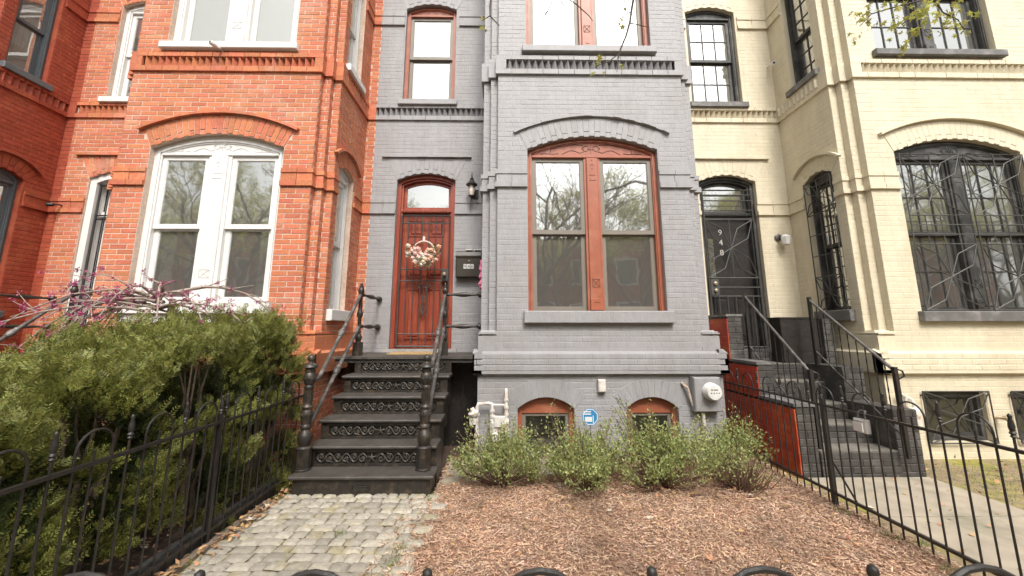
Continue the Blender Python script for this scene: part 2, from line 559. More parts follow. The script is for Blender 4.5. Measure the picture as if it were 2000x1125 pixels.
def offset_segs(path, d):
    """offset a right-angled polyline outwards (to its right-hand side) by d -> list of segments"""
    pts = [Vector((x, y)) for x, y in path]
    nor = []
    for i in range(len(pts) - 1):
        t = (pts[i + 1] - pts[i]).normalized(); nor.append(Vector((t.y, -t.x)))
    out = []
    for i, p in enumerate(pts):
        if i == 0: out.append(p + nor[0] * d)
        elif i == len(pts) - 1: out.append(p + nor[-1] * d)
        else: out.append(p + (nor[i - 1] + nor[i]) * d)
    return [(out[i], out[i + 1], nor[i]) for i in range(len(pts) - 1)]


def band(mb, path, z0, z1, d, piece=0.0, back=0.05, slope=0.0, rnd=RND):
    """course of bricks that runs along a stepped wall; joints when piece > 0; slope = weathered top"""
    segs = offset_segs(path, d)
    for k, (a, b, n) in enumerate(segs):
        L = (b - a).length
        cnt = max(1, round(L / piece)) if piece else 1
        t = (b - a).normalized()
        turn_in = k > 0 and (segs[k - 1][2].x * n.y - segs[k - 1][2].y * n.x)
        for i in range(cnt):
            s0, s1 = L * i / cnt, L * (i + 1) / cnt
            if piece: s0 += 0.003 * (i > 0); s1 -= 0.003 * (i < cnt - 1)
            j = rnd.uniform(-0.0015, 0.0015) if piece else 0
            p0, p1 = a + t * s0 + n * j, a + t * s1 + n * j
            q0, q1 = p0 - n * (d + back), p1 - n * (d + back)
            e = 0.0007 * (k % 2)
            zz = z1 - slope
            vv = [(q0.x, q0.y, z0 + e), (q1.x, q1.y, z0 + e), (p1.x, p1.y, z0 + e), (p0.x, p0.y, z0 + e), (q0.x, q0.y, z1 - e), (q1.x, q1.y, z1 - e), (p1.x, p1.y, zz - e), (p0.x, p0.y, zz - e)]
            mb.add(vv, [(0, 1, 2, 3), (4, 7, 6, 5), (3, 2, 6, 7), (0, 3, 7, 4), (1, 5, 6, 2)])


def dogtooth(mb, fr, u0, u1, z0, z1, d, pitch=0.088, bk=0.0):
    n = max(2, round((u1 - u0) / pitch)); p = (u1 - u0) / n
    for i in range(n):
        a = u0 + i * p
        P = fr.p
        mb.add([P(a, z0, bk), P(a + p, z0, bk), P(a + p / 2, z0, d), P(a, z1, bk), P(a + p, z1, bk), P(a + p / 2, z1, d)],
               [(0, 2, 5, 3), (2, 1, 4, 5), (3, 5, 4)])


# ---------------------------------------------------------------- windows
def sash(parent, fr, u0, u1, z0, z1, d, w, m, glass, muntin=None, mm=None):
    mb = MB()
    mb.ring(fr, [(u0, z0), (u1, z0), (u1, z1), (u0, z1)], [(u0 + w, z0 + w), (u1 - w, z0 + w), (u1 - w, z1 - w), (u0 + w, z1 - w)], d - 0.032, d)
    b = 0.008
    mb.ring(fr, [(u0 + w, z0 + w), (u1 - w, z0 + w), (u1 - w, z1 - w), (u0 + w, z1 - w)], [(u0 + w + b, z0 + w + b), (u1 - w - b, z0 + w + b), (u1 - w - b, z1 - w - b), (u0 + w + b, z1 - w - b)], d - 0.03, d - 0.008)
    if muntin:
        nc, nr = muntin
        for i in range(1, nc):
            x = u0 + w + (u1 - u0 - 2 * w) * i / nc
            mb.fbox(fr, x - 0.007, x + 0.007, z0 + w, z1 - w, d - 0.028, d - 0.006)
        for i in range(1, nr):
            z = z0 + w + (z1 - z0 - 2 * w) * i / nr
            mb.fbox(fr, u0 + w, u1 - w, z - 0.007, z + 0.007, d - 0.027, d - 0.007)
    mb.build('sash', m, parent)
    g = MB()
    dd = d - 0.018
    g.add([fr.p(u0 + w, z0 + w, dd), fr.p(u1 - w, z0 + w, dd), fr.p(u1 - w, z1 - w, dd), fr.p(u0 + w, z1 - w, dd)], [(0, 1, 2, 3)])
    g.build('pane', glass, parent)


def carving(parent, fr, c, zb, d, m, s=1.0):
    mb = MB()
    for sg in (-1, 1):
        def line(pts, r=0.006):
            mb.tube([fr.p(c + sg * u * s, zb + z * s, d) for u, z in pts], r, 5)
        line([(0.04 + 0.045 * math.sin(t) * (1 - t / 12) + 0.03, 0.115 + 0.045 * math.cos(t) * (1 - t / 12)) for t in [x * 0.5 for x in range(-4, 11)]])
        line([(0.10, 0.075), (0.16, 0.055), (0.22, 0.085), (0.28, 0.095), (0.34, 0.07), (0.38, 0.045), (0.40, 0.04)])
        line([(0.11, 0.17), (0.25, 0.175), (0.42, 0.145), (0.56, 0.105), (0.56, 0.05)])
        line([(0.45, 0.05), (0.52, 0.038), (0.60, 0.045), (0.70, 0.04)])
        line([(0.10, 0.14), (0.125, 0.125), (0.115, 0.105)])
    mb.tube([fr.p(c, zb + 0.05 * s, d), fr.p(c, zb + 0.17 * s, d)], 0.005, 5)
    mb.tube([fr.p(c - 0.04 * s, zb + 0.11 * s, d), fr.p(c + 0.04 * s, zb + 0.11 * s, d)], 0.005, 5)
    tag(mb.build('carving', m, parent), kind='stuff')


def window(house, fr, op, st, double=True, sill=True, name='window'):
    """st: frame, sash, sill, glass, cw casing width, mw half mullion, muntin, blind, curtain"""
    mb = MB()
    cw = st['cw']; dF = -0.075
    mb.ring(fr, op.outline(-0.004), op.outline(cw, bot=0.0), -0.15, dF)
    mb.ring(fr, op.outline(cw * 0.55, bot=0.0), op.outline(cw * 0.8), -0.10, dF + 0.014)
    stop = op.sp - 0.075
    a = op.a - cw
    # tympanum above the sashes
    poly = [(op.c - a - 0.01, stop), (op.c + a + 0.01, stop)] + [p for p in op.outline(cw * 0.5)[2:]]
    mb.prism(fr, poly, -0.12, dF - 0.012)
    mb.fbox(fr, op.c - a, op.c + a, stop - 0.012, stop + 0.022, -0.12, dF + 0.012, b=0.006)
    w = mb.build(name, st['frame'], house)
    sw = st.get('sw', 0.045)
    zm = (op.z0 + stop) / 2 + st.get('mz', -0.01)
    if double:
        mw = st['mw']
        m2 = MB()
        m2.fbox(fr, op.c - mw, op.c + mw, op.z0, stop - 0.012, -0.15, dF - 0.004)
        m2.fbox(fr, op.c - mw * 0.72, op.c + mw * 0.72, op.z0, stop - 0.014, -0.10, dF + 0.02, b=0.008)
        m2.fbox(fr, op.c - mw * 0.75, op.c + mw * 0.75, op.z0 + 0.01, op.z0 + 0.16, -0.10, dF + 0.034, b=0.006)
        m2.build('mullion', st['frame'], w)
        if st.get('carve'):
            m3 = MB(); d = dF + 0.02
            T = lambda pts, r=0.0045: m3.tube([fr.p(op.c + u, z, d) for u, z in pts], r, 5)
            q = mw * 0.42; zx = op.z0 + 0.30
            T([(-q, zx), (q, zx), (q, zx + 0.1), (-q, zx + 0.1), (-q, zx)]); T([(-q, zx), (q, zx + 0.1)]); T([(q, zx), (-q, zx + 0.1)])
            for zz in (stop - 0.33, stop - 0.26): T([(-q, zz), (q, zz)])
            T([(-q * .5, stop - 0.13), (0, stop - 0.105), (q * .5, stop - 0.13)])
            for zz in (stop - 0.05, stop - 0.17): m3.ball(fr.p(op.c, zz, d), 0.008, 6)
            for uu in (-q * .5, 0, q * .5): m3.ball(fr.p(op.c + uu, op.z0 + 0.11, d + 0.014), 0.008, 6)
            tag(m3.build('mullion_carving', st['carve'], w), kind='stuff')
        halves = [(op.c - a, op.c - mw), (op.c + mw, op.c + a)]
    else:
        halves = [(op.c - a, op.c + a)]
    for u0, u1 in halves:
        sash(w, fr, u0, u1, zm - 0.02, stop - 0.012, -0.098, sw, st['sash'], st['glass'], st.get('muntin'))
        sash(w, fr, u0, u1, op.z0 + 0.004, zm + 0.02, -0.134, sw, st['sash'], st['glass'], st.get('muntin'))
        if st.get('blind'):
            b = MB(); z1 = stop - 0.02
            n = int((z1 - op.z0) / 0.05)
            b.add([fr.p(u0, op.z0, -0.172), fr.p(u1, op.z0, -0.172), fr.p(u1, z1, -0.172), fr.p(u0, z1, -0.172)], [(0, 1, 2, 3)])
            b.build('blind', MT['blind'], w)
        if st.get('curtain'):
            b = MB(); k = 40
            hgt = stop
            pts = []
            frac = st['curtain']
            for i in range(k + 1):
                t = i / k
                u = u0 + (u1 - u0) * frac * t if u0 < op.c - 0.01 or not double else u1 - (u1 - u0) * frac * t
                pts.append((u, -0.24 + 0.02 * math.sin(t * 26)))
            vv = [fr.p(u, op.z0, d) for u, d in pts] + [fr.p(u, hgt, d) for u, d in pts]
            b.add(vv, [(i, i + 1, k + 2 + i, k + 1 + i) for i in range(k)])
            b.build('curtain', MT['curtain'], w, smooth=True)
    if st.get('carve') and double:
        carving(w, fr, op.c, stop + 0.01, dF - 0.012, st['carve'], s=min(1.0, a / 0.82))
    if sill:
        s_ = MB()
        s_.fbox(fr, op.c - op.a - 0.055, op.c + op.a + 0.055, op.z0 - st.get('sh', 0.15), op.z0 - 0.004, -0.14, 0.075, b=0.008)
        if st.get('apron'):
            s_.fbox(fr, op.c - op.a - 0.02, op.c + op.a + 0.02, op.z0 - st.get('sh', 0.15) - 0.10, op.z0 - st.get('sh', 0.15) - 0.002, -0.02, 0.03)
        s_.build('sill', st['sill'], w)
    return w


def star(T, cx, cz, hx, hz, r=0.0075):
    for sx in (-1, 1):
        for sz in (-1, 1):
            T([(cx + sx * hx, cz + sz * hz), (cx + sx * hx * .33, cz + sz * hz * .69), (cx, cz)], r)
            T([(cx + sx * hx, cz + sz * hz), (cx + sx * hx * .74, cz + sz * hz * .345), (cx, cz)], r)


def grille(house, fr, u0, u1, z0, z1, d, mid=4, name='window_grille'):
    mb = MB()
    T = lambda pts, r=0.0075: mb.tube([fr.p(u, z, d) for u, z in pts], r, 6)
    T([(u0, z0), (u1, z0), (u1, z1), (u0, z1), (u0, z0)], 0.009)
    hx = (u1 - u0) / 2; c = (u0 + u1) / 2
    hz = min(hx * 1.05, (z1 - z0) * 0.27)
    if mid:
        star(T, c, z1 - hz, hx, hz); star(T, c, z0 + hz, hx, hz)
        a, b = z0 + 2 * hz, z1 - 2 * hz
        for i in range(mid): T([(u0, a + (b - a) * i / (mid - 1)), (u1, a + (b - a) * i / (mid - 1))])
        T([(c, z0 + hz), (c, z0 + 2 * hz)]); T([(c, z1 - hz), (c, z1)])
        for f in (0.25, 0.5, 0.75): T([(u0 + 2 * hx * f, a), (u0 + 2 * hx * f, b)], 0.006)
    else:
        star(T, c, (z0 + z1) / 2, hx, (z1 - z0) / 2)
    for u in (u0, u1):
        for z in (z0 + 0.05, z1 - 0.05): T([(u, z)], 0.01) if False else mb.tube([fr.p(u, z, d), fr.p(u, z, -0.02)], 0.008, 6)
    return mb.build(name, MT['grille'], house)


def room(house, x0, x1, y0, y1, z0, z1, m=None, side0=None):
    mb = MB()
    ys = side0 if side0 is not None else y0
    mb.add([(x0, y1, z0), (x1, y1, z0), (x1, y1, z1), (x0, y1, z1)], [(0, 1, 2, 3)])
    for x in (x0, x1): mb.add([(x, ys, z0), (x, y1, z0), (x, y1, z1), (x, ys, z1)], [(0, 1, 2, 3)])
    for z in (z0, z1): mb.add([(x0, y0, z), (x1, y0, z), (x1, y1, z), (x0, y1, z)], [(0, 1, 2, 3)])
    return mb.build('room', m or MT['room'], house)


def make_house(cx, label, brick, mortar, trim, st, proud, bev, jit, seed, singles=300, sides=(True, True), front=True, recess=True, band_mat=None, ragged=False, zmax=6.6, basement='arch', jv=JT, XR=1.25):
    rnd = random.Random(seed)
    H = thing('row_house', (cx, YF + 2, 0), label, 'house')
    F = Fr((cx, YF, 0), (1, 0, 0), (0, -1, 0))
    FR = Fr((cx, YR, 0), (1, 0, 0), (0, -1, 0))
    SR = Fr((cx + XR + .2, 0, 0), (0, 1, 0), (1, 0, 0))
    SL = Fr((cx - 1.45, 0, 0), (0, -1, 0), (-1, 0, 0))
    z0w = st.get('z0', 1.71)
    wf = Op(0, 0.86, z0w, 3.83, 4.02)
    wu = Op(0, 0.87, 5.33, 7.42, 7.62)
    dr = Op(-2.43, 0.47, 1.20, 3.87, 3.99, ring='flat')
    ru = Op(-2.45, 0.435, 5.27, 7.02, 7.13, ring='arc', rd=0.22)
    sr = [Op(5.38, 0.25, 1.75, 3.68, 3.78, ring='arc', rd=0.2), Op(5.38, 0.25, 5.27, 7.0, 7.1, ring='arc', rd=0.2)] if sides[1] else []
    sl = [Op(-5.38, 0.25, 1.75, 3.68, 3.78, ring='arc', rd=0.2), Op(-5.38, 0.25, 5.27, 7.0, 7.1, ring='arc', rd=0.2)] if sides[0] else []
    bz = []
    if basement == 'arch':
        bz = [Op(-0.66, 0.335, -0.02, 0.56, 0.69, rd=0.21), Op(0.60, 0.31, -0.02, 0.56, 0.69, rd=0.21)]
    elif basement == 'flat':
        bz = [Op(-0.66, 0.38, 0.18, 0.745, 0.747, ring=None), Op(0.42, 0.38, 0.18, 0.745, 0.747, ring=None)]
    dt = Op((XR - .08 - 1.14) / 2, (XR - .08 + 1.14) / 2, 4.983, 5.124, 5.125, ring=None)
    dtr = Op(-2.395, 0.895, 4.983, 5.124, 5.125, ring=None)
    # ---- masonry core
    mb = MB()
    wall_face(mb, F, -1.25, XR, 1.2, WALL_TOP, ([wf, wu, dt] if front else []))
    if front: mb.add([F.p(u, z, -.05) for u, z in ((-1.15, 4.98), (XR - .07, 4.98), (XR - .07, 5.13), (-1.15, 5.13))], [(0, 1, 2, 3)])
    for s in (-1, 1):
        q0 = 1.25 if s < 0 else XR
        x1, x2, x3 = s * q0, s * (q0 + .1), s * (q0 + .2)
        for (xa, ya, xb, yb) in ((x1, YF, x1, YF + .09), (x1, YF + .09, x2, YF + .09), (x2, YF + .09, x2, YF + .18), (x2, YF + .18, x3, YF + .18)):
            mb.add([(cx + xa, ya, 1.2), (cx + xb, yb, 1.2), (cx + xb, yb, WALL_TOP), (cx + xa, ya, WALL_TOP)], [(0, 1, 2, 3)])
    wall_face(mb, SR, YF + .18, YR, 1.2, WALL_TOP, sr)
    wall_face(mb, SL, -YR, -(YF + .18), 1.2, WALL_TOP, sl)
    wall_face(mb, FR, -3.30, -1.45, 0.0, WALL_TOP, [dr, ru, dtr] if recess else [dr, ru])
    if recess: mb.add([FR.p(u, z, -.05) for u, z in ((-3.29, 4.98), (-1.49, 4.98), (-1.49, 5.13), (-3.29, 5.13))], [(0, 1, 2, 3)])
    wall_face(mb, FR, XR + .2, XR + .35, 0.0, WALL_TOP)
    # basement
    wall_face(mb, Fr((cx, YF, 0), (1, 0, 0), (0, -1, 0)), -1.47, XR + .22, -0.2, 1.2, bz)
    for s in (-1, 1):
        xs = cx - 1.47 if s < 0 else cx + XR + .22
        mb.add([(xs, YF, -0.2), (xs, YR, -0.2), (xs, YR, 1.2), (xs, YF, 1.2)], [(0, 1, 2, 3)])
    # party walls, back and roof
    mb.add([(cx - 3.30, YR, WALL_TOP), (cx + XR + .35, YR, WALL_TOP), (cx + XR + .35, YR + 6, WALL_TOP), (cx - 3.30, YR + 6, WALL_TOP)], [(0, 1, 2, 3)])
    mb.add([(cx - 1.25, YF, WALL_TOP), (cx + XR, YF, WALL_TOP), (cx + XR + .2, YR, WALL_TOP), (cx - 1.45, YR, WALL_TOP)], [(0, 1, 2, 3)])
    for x in (cx - 3.297, cx + XR + .347): mb.add([(x, YR, 0), (x, YR + 6, 0), (x, YR + 6, WALL_TOP), (x, YR, WALL_TOP)], [(0, 1, 2, 3)])
    mb.add([(cx - 3.30, YR + 6, 0), (cx + XR + .35, YR + 6, 0), (cx + XR + .35, YR + 6, WALL_TOP), (cx - 3.30, YR + 6, WALL_TOP)], [(0, 1, 2, 3)])
    wall = mb.build('wall', mortar, H)
    # ---- bricks
    B = Bricks(proud, bev, jit, rnd, jv)
    skip = [(3.31, 3.54), (4.92, 5.2)]
    if front:
        B.lay(F, -1.25, XR, 1.46, zmax, [wf, wu], main=True, skip=[(4.92, 5.2)])
        B.lay(F, -1.46, XR + .21, 1.24, 1.46, [], main=True)
        B.lay(Fr((cx, YF - 0.06, 0), (1, 0, 0), (0, -1, 0)), -1.51, XR + .26, 0.97, 1.22, [])
        B.lay(F, -1.47, XR + .22, -0.05, 0.97, bz)
    for s in (-1, 1):
        sk = skip; q0 = 1.25 if s < 0 else XR
        B.lay(Fr((cx, YF + .09, 0), (1, 0, 0), (0, -1, 0)), min(s * q0, s * (q0 + .1)), max(s * q0, s * (q0 + .1)), 1.46, zmax + .3, skip=sk, shift=.03)
        B.lay(Fr((cx, YF + .18, 0), (1, 0, 0), (0, -1, 0)), min(s * (q0 + .1), s * (q0 + .2)), max(s * (q0 + .1), s * (q0 + .2)), 1.46, zmax + .3, skip=sk, shift=.09)
        for xa, ya in ((q0, YF), (q0 + .1, YF + .09)):
            f2 = Fr((cx + s * xa, 0, 0), (0, s, 0), (s, 0, 0))
            B.lay(f2, min(s * ya, s * (ya + .09)), max(s * ya, s * (ya + .09)), 1.46, zmax + .3, skip=sk, shift=.05)
    if sides[1]:
        B.lay(SR, YF + .18, YR, 1.2, zmax + .6, sr, skip=skip)
        B.lay(Fr((cx + XR + .22, 0, 0), (0, 1, 0), (1, 0, 0)), YF, YR, 0.0, 0.95)
    if sides[0]: B.lay(SL, -YR, -(YF + .18), 1.2, zmax + .6, sl, skip=skip)
    if recess: B.lay(FR, -3.30, -1.45, 1.14, 7.6, [dr, ru], skip=skip, shift=.04)
    B.lay(FR, XR + .2, XR + .35, 1.0, 7.6, skip=skip)
    # the biggest-looking bricks are pieces of their own, the rest one mesh
    B.full.sort(key=lambda b: (Vector((b[0].p(b[1], b[2]))) - Vector((0, 0, 1.7))).length + (5 if b[2] > 6.15 else 0))
    one = MB(); hL, hH = (BL - jv) / 2, (CH - JT) / 2
    B.one(one, Fr((0, 0, 0), (1, 0, 0), (0, -1, 0)), [(-hL, -hH), (hL, -hH), (hL, hH), (-hL, hH)])
    bme = None
    for i, (fr, u, z, d) in enumerate(B.full):
        if i < singles:
            if bme is None:
                o = one.build('brick', brick, wall, origin=Vector((0, 0, 0))); bme = o.data
            else:
                o = bpy.data.objects.new('brick', bme); COL.objects.link(o); o.parent = wall
            o.location = fr.p(u, z, d) - world_loc(wall)
        else:
            B.one(B.mb, fr, [(u - hL, z - hH), (u + hL, z - hH), (u + hL, z + hH), (u - hL, z + hH)], d)
    tag(B.mb.build('bricks', brick, wall), kind='stuff')
    # ---- arches and hoods
    bm_ = band_mat or brick

    def hood_part(fr, op):
        hm = MB(); hood(hm, fr, op, rnd, ragged); hm.build('hood_mould', bm_, H)
    if front:
        arch_ring(B, F, wf, brick, wall, True); hood_part(F, wf)
        for o in bz: arch_ring(B, F, o, brick, wall, True, plain=True)
    if recess:
        arch_ring(B, FR, dr, brick, wall, True); hood_part(FR, dr)
        arch_ring(B, FR, ru, brick, wall, False)
    for fr, ops in ((SR, sr), (SL, sl)):
        for k, o in enumerate(ops):
            arch_ring(B, fr, o, brick, wall, False)
            if k == 0: hood_part(fr, o)
    # ---- string courses: path goes left to right as seen from the street
    def stepL(uin): return [(cx - 1.45, YR), (cx - 1.45, YF + .18), (cx - 1.35, YF + .18), (cx - 1.35, YF + .09), (cx - 1.25, YF + .09), (cx - 1.25, YF), (cx + uin, YF)]
    def stepR(uin): return [(cx + uin, YF), (cx + XR, YF), (cx + XR, YF + .09), (cx + XR + .1, YF + .09), (cx + XR + .1, YF + .18), (cx + XR + .2, YF + .18), (cx + XR + .2, YR)]
    def cut(path, y, right):      # stop the side run at the side window
        return path[:-1] + [(path[-1][0], y)] if right else [(path[0][0], y)] + path[1:]
    def three(path, zb):
        p = 0.212
        a = MB()
        band(a, path, zb, zb + CH, 0.034, p, rnd=rnd)
        band(a, path, zb + CH, zb + 2.7 * CH, 0.014, p, rnd=rnd)
        band(a, path, zb + 2.7 * CH, zb + 3.55 * CH, 0.026, p, rnd=rnd)
        a.build('string_course', bm_, H)
    for zb in (3.30, 6.69):
        three(cut(stepL(-wf.a - .002), 5.11, False) if sides[0] else stepL(-wf.a - .002), zb)
        three(cut(stepR(wf.a + .002), 5.11, True) if sides[1] else stepR(wf.a + .002), zb)
        if sides[1]: three([(cx + 1.45, 5.66), (cx + 1.45, YR), (cx + XR + .35, YR)], zb)
        if sides[0]: three([(cx - 1.98, YR), (cx - 1.45, YR), (cx - 1.45, 5.66)], zb)
        elif recess: three([(cx - 1.958, YR), (cx - 1.452, YR)], zb)
        if recess: three([(cx - 3.299, YR), (cx - 2.902, YR)], zb)
    # dog-tooth cornice between the floors
    d0 = MB()
    full = stepL(0)[:-1] + stepR(0)[1:]
    zc0 = 4.91
    band(d0, full, zc0, zc0 + 0.073, 0.034, 0.212, rnd=rnd)
    band(d0, full, zc0 + 0.215, zc0 + 0.275, 0.034, 0.212, rnd=rnd)
    if front:
        dogtooth(d0, F, -1.14, XR - .08, zc0 + 0.073, zc0 + 0.215, 0.03, bk=-.045)
    band(d0, stepL(-1.14), zc0 + 0.073, zc0 + 0.215, 0.033, 0.212, rnd=rnd)
    band(d0, stepR(XR - .08), zc0 + 0.073, zc0 + 0.215, 0.033, 0.212, rnd=rnd) if not sides[1] else (band(d0, cut(stepR(XR - .08), 5.08, True), zc0 + 0.073, zc0 + 0.215, 0.033, 0.212, rnd=rnd), dogtooth(d0, SR, 5.09, 5.95, zc0 + 0.073, zc0 + 0.215, 0.032))
    if sides[0]: dogtooth(d0, SL, -5.95, -5.09, zc0 + 0.073, zc0 + 0.215, 0.06)
    pr = [(cx - 3.30, YR), (cx - 1.45, YR)]
    if recess:
        band(d0, pr, zc0, zc0 + 0.073, 0.033, 0.212, rnd=rnd); band(d0, pr, zc0 + 0.215, zc0 + 0.275, 0.033, 0.212, rnd=rnd)
        dogtooth(d0, FR, -3.29, -1.50, zc0 + 0.073, zc0 + 0.215, 0.03, bk=-.045)
    pl = [(cx + 1.45, YR), (cx + XR + .35, YR)]
    band(d0, pl, zc0, zc0 + 0.275, 0.033, 0.1, rnd=rnd)
    d0.build('dogtooth_cornice', bm_, H)
    # water table: corner base blocks and projecting plinth
    if front:
        pb = MB()
        for s in (-1, 1):
            xa, xb = sorted((cx - 1.253, cx - 1.47)) if s < 0 else (cx + XR + .003, cx + XR + .22)
            q = [(xa, YF - .004), (xb, YF - .004), (xb, YR), (xa, YR)]
            e = 0.05
            pb.box(xa, xb, YF - .003, YR - .01, 1.2, 1.40)
            ia, ib = (xa, xb - 0.03) if s > 0 else (xa + 0.03, xb)
            pb.add([(xa, YF - .003, 1.40), (xb, YF - .003, 1.40), (xb, YR - .01, 1.40), (xa, YR - .01, 1.40), (ia, YF + .06, 1.475), (ib, YF + .06, 1.475), (ib, YR - .01, 1.475), (ia, YR - .01, 1.475)],
                   [(0, 1, 5, 4), (1, 2, 6, 5), (2, 3, 7, 6), (3, 0, 4, 7), (4, 5, 6, 7)])
            pb.box(xa, xb, YF - .02, YR - .01, 1.43, 1.445)
        ppath = [(cx - 1.47, YR), (cx - 1.47, YF), (cx + XR + .22, YF), (cx + XR + .22, YR)]
        band(pb, ppath, 0.965, 1.19, 0.058, 0, rnd=rnd)
        band(pb, ppath, 1.19, 1.25, 0.058, 0, slope=0.05, rnd=rnd)
        band(pb, ppath, 0.945, 0.965, 0.03, 0, rnd=rnd)
        pb.build('plinth', bm_, H)
    return dict(H=H, wall=wall, F=F, FR=FR, SR=SR, SL=SL, wf=wf, wu=wu, dr=dr, ru=ru, sr=sr, sl=sl, bz=bz, cx=cx, B=B)


C_GREY, PERIOD = 1.13, 4.9
st_grey = dict(frame=MT['rust'], sash=MT['taupe'], sill=MT['grey_paint'], glass=MT['glass'], cw=0.062, mw=0.105, carve=MT['carve'], sw=0.05)
st_white = dict(frame=MT['white'], sash=MT['white'], sill=MT['white'], glass=MT['glass'], cw=0.10, mw=0.15, carve=MT['carve_w'], sw=0.055, z0=1.82, sh=0.15, curtain=0.35, apron=True)
st_yel = dict(frame=MT['black_frame'], sash=MT['black_frame'], sill=MT['slate_sill'], glass=MT['glass'], cw=0.06, mw=0.10, carve=MT['carve_k'], sw=0.045, muntin=(3, 2), sh=0.13)
st_blue = dict(frame=MT['blue_grey'], sash=MT['blue_grey'], sill=MT['blue_grey'], glass=MT['glass'], cw=0.06, mw=0.10, sw=0.045)

MT['brown_paint'] = mat('brown_painted_brick', (.28, .20, .15), rough=.6, var=.08, scale=8, bump=.4, bscale=38)
grey = make_house(C_GREY, 'grey painted brick row house with rust orange window frames and red door', MT['grey_paint'], MT['grey_paint'], None, st_grey, 0.0018, 0.0036, 0.0011, 21, sides=(False, False), ragged=True, jv=.005)
red = make_house(C_GREY - PERIOD, 'orange red brick row house with pale mortar and white window frames', MT['red_brick'], MT['mortar_red'], None, st_white, 0.0040, 0.0025, 0.0012, 22, sides=(False, True), basement='none')
yel = make_house(C_GREY + PERIOD, 'cream yellow painted brick row house with black barred windows', MT['yellow_paint'], MT['yellow_paint'], None, st_yel, 0.0016, 0.0034, 0.0008, 23, sides=(True, False), basement='flat', jv=.005, XR=1.75)
dark = make_house(C_GREY - 2 * PERIOD, 'dark red painted brick house at the left edge with blue grey frames', MT['dark_brick'], MT['dark_brick'], None, st_blue, 0.0035, 0.003, 0.001, 24, sides=(False, True), front=False, recess=False, basement='none')

# windows
def up(st, **k): return dict(st, **k)
for hs_, st in ((grey, st_grey), (red, st_white), (yel, st_yel)):
    H = hs_['H']
    w1 = window(H, hs_['F'], hs_['wf'], st)
    w2 = window(H, hs_['F'], hs_['wu'], up(st, blind=(hs_ is not yel), curtain=None, sh=0.10, apron=False, glass=MT['glass_mid'] if hs_ is not yel else MT['glass']))
    w3 = window(H, hs_['FR'], hs_['ru'], up(st, blind=(hs_ is grey), glass=MT['glass_mid'] if hs_ is grey else MT['glass'], curtain=(0.7 if hs_ is not grey else None), sh=0.10, apron=False, mz=0.03), double=False)
    for fr, ops in ((hs_['SR'], hs_['sr']), (hs_['SL'], hs_['sl'])):
        for k, o in enumerate(ops):
            window(H, fr, o, up(st, cw=min(st['cw'], 0.06), curtain=0.8, sh=0.15 if k == 0 else 0.1, apron=False, muntin=(2, 3) if st is st_yel else None), double=False)
    cxh = hs_['cx']
    room(H, cxh - 1.38, cxh + 1.38, YF + .25, 9.2, 1.28, 4.55, side0=5.78)
    room(H, cxh - 1.38, cxh + 1.38, YF + .25, 9.2, 4.7, 7.8, side0=5.78)
    room(H, cxh - 3.2, cxh - 1.5, YR + .2, 10.0, 1.2, 4.5)
    room(H, cxh - 3.2, cxh - 1.5, YR + .2, 10.0, 4.7, 7.8)
for k, o in enumerate(dark['sr']):
    window(dark['H'], dark['SR'], o, up(st_blue, sh=0.1), double=False)
room(dark['H'], dark['cx'] - 1.38, dark['cx'] + 1.38, YF + .25, 9.2, 1.28, 4.55, side0=5.78)
room(dark['H'], dark['cx'] - 1.38, dark['cx'] + 1.38, YF + .25, 9.2, 4.7, 7.8, side0=5.78)

# next house along, just past the right edge of the view
nxt = make_house(C_GREY + 2 * PERIOD + .5, 'brown painted brick house beyond the right edge of the view', MT['brown_paint'], MT['brown_paint'], None, st_white, 0.0024, 0.0038, 0.001, 25, singles=0, sides=(False, False), basement='none')
for fr, o, db in ((nxt['F'], nxt['wf'], True), (nxt['F'], nxt['wu'], True), (nxt['FR'], nxt['ru'], False)):
    window(nxt['H'], fr, o, up(st_white, blind=True, curtain=None, apron=False, glass=MT['glass_mid']), double=db)
MB().fbox(nxt['FR'], nxt['dr'].c - .5, nxt['dr'].c + .5, 1.15, 4.0, -.2, -.14).build('door', MT['door_red'], nxt['H'])

# basement windows of the grey house
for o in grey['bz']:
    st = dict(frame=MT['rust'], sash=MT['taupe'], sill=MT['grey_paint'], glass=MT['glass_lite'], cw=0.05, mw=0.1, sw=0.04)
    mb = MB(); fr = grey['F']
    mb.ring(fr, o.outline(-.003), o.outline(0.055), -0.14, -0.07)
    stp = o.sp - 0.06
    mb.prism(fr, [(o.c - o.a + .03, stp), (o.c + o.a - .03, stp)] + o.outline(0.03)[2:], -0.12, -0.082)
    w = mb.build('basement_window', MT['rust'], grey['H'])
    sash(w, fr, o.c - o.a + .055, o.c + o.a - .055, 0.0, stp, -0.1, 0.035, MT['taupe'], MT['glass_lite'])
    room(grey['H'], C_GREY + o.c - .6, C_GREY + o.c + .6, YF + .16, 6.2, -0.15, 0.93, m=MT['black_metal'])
for o in yel['bz']:
    fr = yel['F']
    w = MB().ring(fr, [(o.c - .38, .18), (o.c + .38, .18), (o.c + .38, .745), (o.c - .38, .745)], [(o.c - .33, .22), (o.c + .33, .22), (o.c + .33, .68), (o.c - .33, .68)], -0.13, -0.05).build('basement_window', MT['black_frame'], yel['H'])
    sash(w, fr, o.c - .33, o.c + .33, .22, .68, -0.09, 0.03, MT['black_frame'], MT['glass_lite'])
    room(yel['H'], yel['cx'] + o.c - .5, yel['cx'] + o.c + .5, YF + .16, 6.2, -0.15, 0.93, m=MT['room'])
    grille(yel['H'], fr, o.c - .40, o.c + .40, .17, .755, 0.035, mid=0, name='basement_grille')

